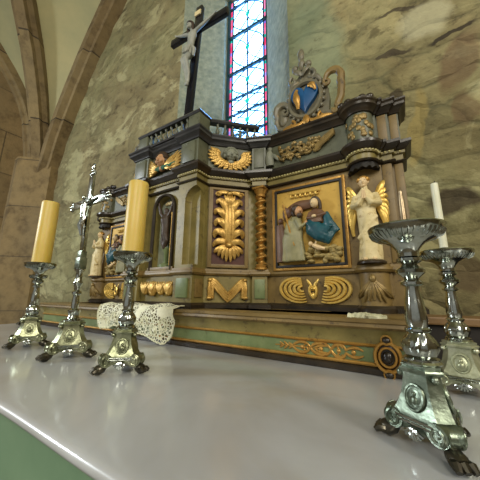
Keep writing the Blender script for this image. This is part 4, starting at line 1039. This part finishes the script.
# ------------------------------------------------------------------ candlesticks
STEM = [(.0, .154), (.034, .156), (.036, .160), (.032, .164), (.032, .168), (.025, .169), (.028, .175), (.0315, .186), (.031, .198), (.025, .210), (.021, .216), (.019, .220), (.0235, .224), (.0235, .228), (.018, .232), (.021, .250), (.0175, .285), (.0135, .314), (.014, .320), (.022, .324), (.022, .330), (.013, .335), (.017, .341), (.027, .350), (.028, .358), (.018, .366), (.0145, .371), (.024, .377), (.024, .384), (.015, .388), (.017, .396)]
BOWL = [(.0, .386), (.020, .388), (.0205, .396), (.0225, .404), (.028, .412), (.037, .419), (.050, .425), (.064, .4305), (.074, .438), (.0785, .446), (.081, .452), (.082, .457), (.080, .460), (.075, .458), (.070, .450), (.050, .442), (.02, .436), (0, .434)]
def tri_base(p, sc, mat, hb=1.0):
    """three-sided scrolled base with medallions, shells and paw feet (local coordinates of p)"""
    levels = [(.030, .060, .018), (.040, .068, .019), (.052, .069, .019), (.064, .063, .018), (.078, .0545, .017), (.094, .0475, .016), (.112, .0425, .0155), (.130, .0395, .015), (.142, .039, .0145)]
    mb = MB(); rings = []
    C3 = [2 * PI * q / 3 for q in range(3)]
    def hexring(z, r, hw):
        out = []
        for a in C3:
            er = Vector((math.cos(a), math.sin(a), 0)); et = Vector((-er.y, er.x, 0))
            for e in (-1, 1): out.append(mb.v(er * (r * sc) + et * (e * hw * sc) + Vector((0, 0, z * hb))))
        return out
    def stack(lv):
        R_ = [hexring(*l) for l in lv]
        for A_, B_ in zip(R_, R_[1:]):
            for i in range(6): mb.f([A_[i], A_[(i + 1) % 6], B_[(i + 1) % 6], B_[i]])
        mb.f(R_[0][::-1]); mb.f(R_[-1])
    stack(levels)
    stack([(.140, .043, .018), (.146, .046, .019), (.149, .044, .018)]); stack([(.149, .040, .016), (.156, .041, .017), (.158, .036, .015)])
    for q in range(3):      # scroll volutes closing the corner bands
        a = C3[q]; er = Vector((math.cos(a), math.sin(a), 0)); et = Vector((-er.y, er.x, 0)); up = Vector((0, 0, 1))
        c = er * (.064 * sc) + up * .043 * hb; rv = .0215 * sc; hw = .0195 * sc
        for e in (-1, 1):
            pts = []
            for k in range(24):
                t_ = k / 23; aa = 1.9 - t_ * 4.6 * PI * .62; rr = rv * (1 - .82 * t_)
                pts.append(c + et * (e * hw) + er * (rr * math.cos(aa)) + up * (rr * math.sin(aa)))
            mb.tube(pts, taper(24, .0042 * sc, .0026 * sc), 6)
        disc = [[mb.v(c + et * (e * hw) + er * (rv * math.cos(2 * PI * k / 20)) + up * (rv * math.sin(2 * PI * k / 20))) for k in range(20)] for e in (-1, 1)]
        mb.f(disc[0]); mb.f(disc[1][::-1])
        for k in range(20): mb.f([disc[0][k], disc[0][(k + 1) % 20], disc[1][(k + 1) % 20], disc[1][k]])
        mb.ell(er * (.045 * sc) + up * .134 * hb, (.009 * sc, .009 * sc, .008))
    for q in range(3):      # spiral discs set on each face at its lower corners
        a = C3[q] + PI / 3; n_ = Vector((math.cos(a), math.sin(a), 0)); et = Vector((-n_.y, n_.x, 0)); up = Vector((0, 0, 1))
        for e in (-1, 1):
            rv = .0225 * sc; c = n_ * (.0535 * sc) + et * (e * .048 * sc) + up * .0445 * hb
            d_ = [[mb.v(c + n_ * o_ + et * (rv * math.cos(2 * PI * k / 20)) + up * (rv * math.sin(2 * PI * k / 20))) for k in range(20)] for o_ in (-.022 * sc, 0)]
            mb.f(d_[0][::-1]); mb.f(d_[1])
            for k in range(20): mb.f([d_[0][k], d_[0][(k + 1) % 20], d_[1][(k + 1) % 20], d_[1][k]])
            mb.tube([c + n_ * .001 + et * (e * rv * .93 * (1 - .85 * k / 25) * math.cos(1.5 - k * .36)) + up * (rv * .93 * (1 - .85 * k / 25) * math.sin(1.5 - k * .36)) for k in range(26)], taper(26, .0034 * sc, .0022 * sc), 6)
    base = mb.build('base', mat, p, local=True, ang=32)
    for q in range(3):
        a = 2 * PI * q / 3 + PI / 3; n_ = Vector((math.cos(a), math.sin(a), 0)); et = Vector((-n_.y, n_.x, 0)); up = Vector((0, 0, 1))
        tilt = (up * .975 - n_ * .22).normalized(); nn = et.cross(tilt); 
        if nn.dot(n_) < 0: nn = -nn
        c = n_ * (.0385 * sc) + up * .094 * hb
        mb = MB(); mb.torus(c + nn * .0025, .0245 * sc, .0034, et, tilt, 28, .82, 1.12); mb.torus(c + nn * .002, .0195 * sc, .0016, et, tilt, 20, .86, 1.12)
        # tiny relief bust inside
        Rm = Matrix((et, nn, tilt)).transposed()
        mb.ell(c, (.020 * sc, .0035, .026 * sc), Rm); mb.ell(c + tilt * .007 * sc + nn * .003, (.005 * sc, .004, .006 * sc), Rm); mb.ell(c - tilt * .006 * sc + nn * .003, (.009 * sc, .004, .009 * sc), Rm)
        mb.build('medallion', mat, base, local=True)
        mb = MB()       # raised cross band and pendant shell
        cb = n_ * (.0515 * sc) + up * .054 * hb
        mb.tube([cb - et * .040 * sc + nn * .001, cb + et * .040 * sc + nn * .001], .0035, 6); cb2 = cb - up * .007 + n_ * .001; mb.tube([cb2 - et * .042 * sc, cb2 + et * .042 * sc], .003, 6)
        cs_ = n_ * (.0535 * sc) + up * .040 * hb
        for k in range(-3, 4):
            d = (-up * math.cos(k * .36) + et * math.sin(k * .36)); mb.tube([cs_ + nn * .002, cs_ + d * .012 * sc + nn * .005, cs_ + d * .024 * sc + nn * .003], [.0025, .0042 * sc, .0025], 6)
        mb.build('shell_pendant', 'silver', base, local=True)
    for q in range(3):
        a = 2 * PI * q / 3; er = Vector((math.cos(a), math.sin(a), 0)); et = Vector((-er.y, er.x, 0)); up = Vector((0, 0, 1))
        mb = MB(); mb.tube([er * .060 * sc + up * .040 * hb, er * .068 * sc + up * .027, er * .074 * sc + up * .019, er * .086 * sc + up * .014, er * .098 * sc + up * .012], [.016 * sc, .014 * sc, .017 * sc, .019 * sc, .014 * sc], 10)
        for k in (-1, 0, 1): mb.tube([er * .088 * sc + et * k * .011 * sc + up * .014, er * .100 * sc + et * k * .013 * sc + up * .014, er * .110 * sc + et * k * .015 * sc + up * .008], [.009 * sc, .0105 * sc, .006 * sc], 8)
        mb.build('paw_foot', 'tarnish', p, local=True)
    return base
def candlestick(label, loc, rz, sc=1.0, pricket=.55, zs=1.0, bm_='silverwarm'):
    p = thing('candlestick', label, 'candlestick', loc, rz, 'silver altar candlesticks')
    tri_base(p, sc, bm_)
    mb = MB(); mb.lathe(STEM, (0, 0, 0), 28, 12, (.176, .214)); mb.build('stem', 'silver', p, local=True)
    mb = MB(); mb.lathe([(r_ * .93 if r_ > .03 else r_, z_) for r_, z_ in BOWL], (0, 0, 0), 48)
    b = mb.build('drip_tray', 'silver', p, local=True)
    mb = MB()
    for k in range(44):
        a = 2 * PI * k / 44; mb.tube([(.056 * math.cos(a), .056 * math.sin(a), .4285), (.0675 * math.cos(a), .0675 * math.sin(a), .4363), (.073 * math.cos(a), .073 * math.sin(a), .4455)], [.0014, .0026, .0018], 5)
    mb.build('gadroon_band', 'silver', b, local=True)
    if pricket:
        mb = MB(); mb.lathe([(.012, .430), (.011, .445), (.008, .452), (.0065, pricket - .03), (.004, pricket), (0, pricket + .003)], (0, 0, 0), 12); mb.build('pricket', 'pricket', p, local=True)
    p.scale = (1, 1, zs)
    return p
def candle(name, label, loc, r, h, mat, group=None):
    p = thing(name, label, 'candle', loc, 0, group)
    mb = MB(); pr = [(0, 0), (r * 1.0, 0), (r, h * .3), (r * .985, h - .006), (r * .94, h), (r * .7, h - .003), (r * .2, h - .006), (0, h - .006)]; mb.lathe(pr, (0, 0, 0), 32); mb.build('candle_body', mat, p, local=True)
    mb = MB(); mb.tube([(0, 0, h - .008), (.001, 0, h + .004), (.003, 0, h + .010)], .0016, 6); mb.build('wick', 'wick', p, local=True)
    return p
ZT = .0035
L3 = (-.932, .657, ZT); L1 = (-1.768, .650, ZT); R1 = (.010, .678, ZT); R2 = (.119, 1.085, ZT); R2M = (-3.0, 1.10, ZT)
candlestick('silver candlestick with a thick yellow candle standing before the lace cloth', L3, R(253), .97, 0, .96)
candlestick('silver candlestick at the far left carrying a thick leaning yellow candle', L1, R(280), .97, 0, .975)
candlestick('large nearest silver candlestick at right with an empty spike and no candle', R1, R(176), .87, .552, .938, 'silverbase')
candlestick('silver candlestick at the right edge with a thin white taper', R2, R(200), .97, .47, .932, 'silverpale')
candlestick('silver candlestick half hidden behind the far left candlestick', R2M, R(280), .98, .5, .985)
candle('pillar_candle', 'thick yellow wax candle on the candlestick before the lace cloth', (L3[0] - .007, L3[1], ZT + .4170), .0413, .335, 'wax', 'thick yellow altar candles')
candle('pillar_candle', 'thick yellow wax candle at the far left against the stone wall', (L1[0], L1[1], ZT + .4235), .046, .392, 'wax', 'thick yellow altar candles')
candle('taper_candle', 'thin white taper on the candlestick at the right edge', (R2[0], R2[1], ZT + .4400), .0114, .229, 'whitewax')

# ------------------------------------------------------------------ silver altar cross
ac = thing('altar_cross', 'silver standing altar cross between the two yellow candles', 'cross', (-1.335, .655, ZT), R(-88)); ac.scale = (1, 1, .95)
tri_base(ac, 1.10, 'silverwarm', 1.05)
mb = MB(); mb.lathe([(0, .162), (.040, .164), (.040, .170), (.026, .176), (.020, .19), (.026, .205), (.026, .215), (.015, .222), (.016, .25), (.013, .285), (.020, .293), (.020, .303), (.012, .31), (.015, .33), (.022, .345), (.015, .36), (.014, .375), (.014, .40), (.022, .41), (.022, .42), (0, .42)], (0, 0, 0), 24); mb.build('stem', 'silver', ac, local=True)
F = Matrix.Rotation(-R(-88), 4, 'Z')
def af(): m_ = MB(); m_.X = F; return m_
mb = af(); mb.box((-.023, -.018, .415), (.023, .018, .475), .005); mb.box((-.019, -.014, .47), (.019, .014, .51), .004); mb.build('socket', 'silverbase', ac, local=True)
mb = af(); mb.box((-.019, -.007, .50), (.019, .007, .93), .003); mb.box((-.16, -.0072, .758), (.16, .0072, .800), .003)
for x, z in ((-.165, .779), (.165, .779), (0, .945)):
    for dx, dz in ((0, 0), (.014, 0), (-.014, 0), (0, .018), (0, -.018)): mb.ell((x + dx, 0, z + dz), (.013, .009, .013), None, 10, 7)
mb.ell((0, 0, .985), (.011, .009, .024)); mb.build('cross_arms', 'silver', ac, local=True)
mb = af(); yc = -.016
mb.tube([(0, yc, .775), (.002, yc - .003, .74), (-.002, yc - .002, .705), (0, yc, .69)], [.012, .019, .015, .017], 10)
mb.ell((-.006, yc - .008, .797), (.010, .010, .013))
for s in (-1, 1):
    mb.tube([(s * .014, yc, .765), (s * .05, yc + .003, .772), (s * .095, yc + .005, .784)], [.008, .006, .004], 8); mb.tube([(s * .007, yc, .69), (s * .008 - .004, yc - .010, .645), (s * .004, yc, .59)], [.012, .010, .005], 8)
crp = mb.build('christ_figure', 'silver', ac, local=True)
mb = af(); mb.lathe([(.0, -.005), (.022, -.005), (.022, .005), (0, .005)], (0, 0, 0), 4) if False else mb.torus((0, .0, .779), .038, .004, (1, 0, 0), (0, 0, 1), 24); mb.build('nimbus', 'silver', ac, local=True)

# ------------------------------------------------------------------ lace cloth hanging over the shelf, crumpled lace on the shelf
def hem(x):      # lower edge height along the shelf front
    pts = [(-1.90, .12), (-1.85, .055), (-1.76, .06), (-1.66, .085), (-1.56, .075), (-1.45, .06), (-1.34, .035), (-1.22, .010), (-1.17, .05), (-1.13, .165)]
    for (a, za), (b, zb) in zip(pts, pts[1:]):
        if a <= x <= b: return za + (zb - za) * (x - a) / (b - a)
    return .17
lace = thing('lace_cloth', 'white crochet lace cloth hanging over the shelf edge behind the candlestick', 'lace cloth', (-1.57, 1.13, .2))
def lace_pt(x, t_):
    zt = .2045
    if t_ < .3: q = t_ / .3; y = 1.215 - .110 * q; z = zt + .003 + math.sin(PI * min(1, q * 1.0)) * (.016 + .020 * noise.noise((x * 11, y * 14, 0)))
    else:
        q = (t_ - .3) / .7; h_ = hem(x); z = zt - (zt - h_) * q; y = 1.101 - .004 * q + .010 * q * math.sin(x * 31) + .007 * noise.noise((x * 5, z * 6, 2)) - .006 + (.012 * math.sin(q * PI) * -1)
    return (x + .02 * q * math.sin(x * 9), y, z)
mb = MB(); NX, NT_ = 110, 34
G = [[mb.v(lace_pt(-1.875 + .735 * i / NX, k / NT_)) for k in range(NT_ + 1)] for i in range(NX + 1)]
for i in range(NX):
    for k in range(NT_): mb.f([G[i][k], G[i + 1][k], G[i + 1][k + 1], G[i][k + 1]])
ln = mb.build('lace_net', 'lace', lace)
mb = MB(); e = [Vector(lace_pt(-1.875 + .735 * i / 220, 1)) + Vector((0, -.001, -.006 * abs(math.sin(i * .45)))) for i in range(221)]
mb.tube(e, .0042, 5); mb.tube([lace_pt(-1.875, k / 20) for k in range(21)], .004, 5); mb.tube([lace_pt(-1.14, k / 20) for k in range(21)], .004, 5)
rnd = random.Random(8)
for k in range(9):
    x = -1.84 + .078 * k; 
    for r_ in (.030, .018): mb.tube([lace_pt(x + r_ * math.cos(a), min(1, max(0, .66 + .14 * (k % 2) + r_ * 4.4 * math.sin(a)))) for a in [2 * PI * q / 18 for q in range(19)]], .003, 5)
mb.build('lace_border', 'laceedge', lace)
mb = MB(); rnd = random.Random(2); NX = 40; G = []
for i in range(NX + 1):
    row = []; t_ = i / NX
    for k in range(9):
        a = PI * k / 8; r_ = (.022 + .006 * noise.noise((t_ * 9, a, 0))) * (math.sin(PI * min(1, .12 + t_ * .8)) ** .5)
        row.append(mb.v((-.215 + .14 * t_ + .01 * noise.noise((t_ * 7, k, 3)), 1.170 - r_ * 1.5 * math.cos(a) * .9 + .012 * math.sin(t_ * 7), .2005 + r_ * .9 * math.sin(a) + .004 * noise.noise((t_ * 14, k * .7, 9)) * math.sin(a))))
    G.append(row)
for i in range(NX):
    for k in range(8): mb.f([G[i][k], G[i + 1][k], G[i + 1][k + 1], G[i][k + 1]])
    mb.f([G[i][0], G[i][8], G[i + 1][8], G[i + 1][0]])
mb.f(G[0]); mb.f(G[-1][::-1])
tag(mb.build('rolled_cloth', 'laceedge'), 'small crumpled white cloth lying on the shelf at the foot of the right angel', 'cloth')
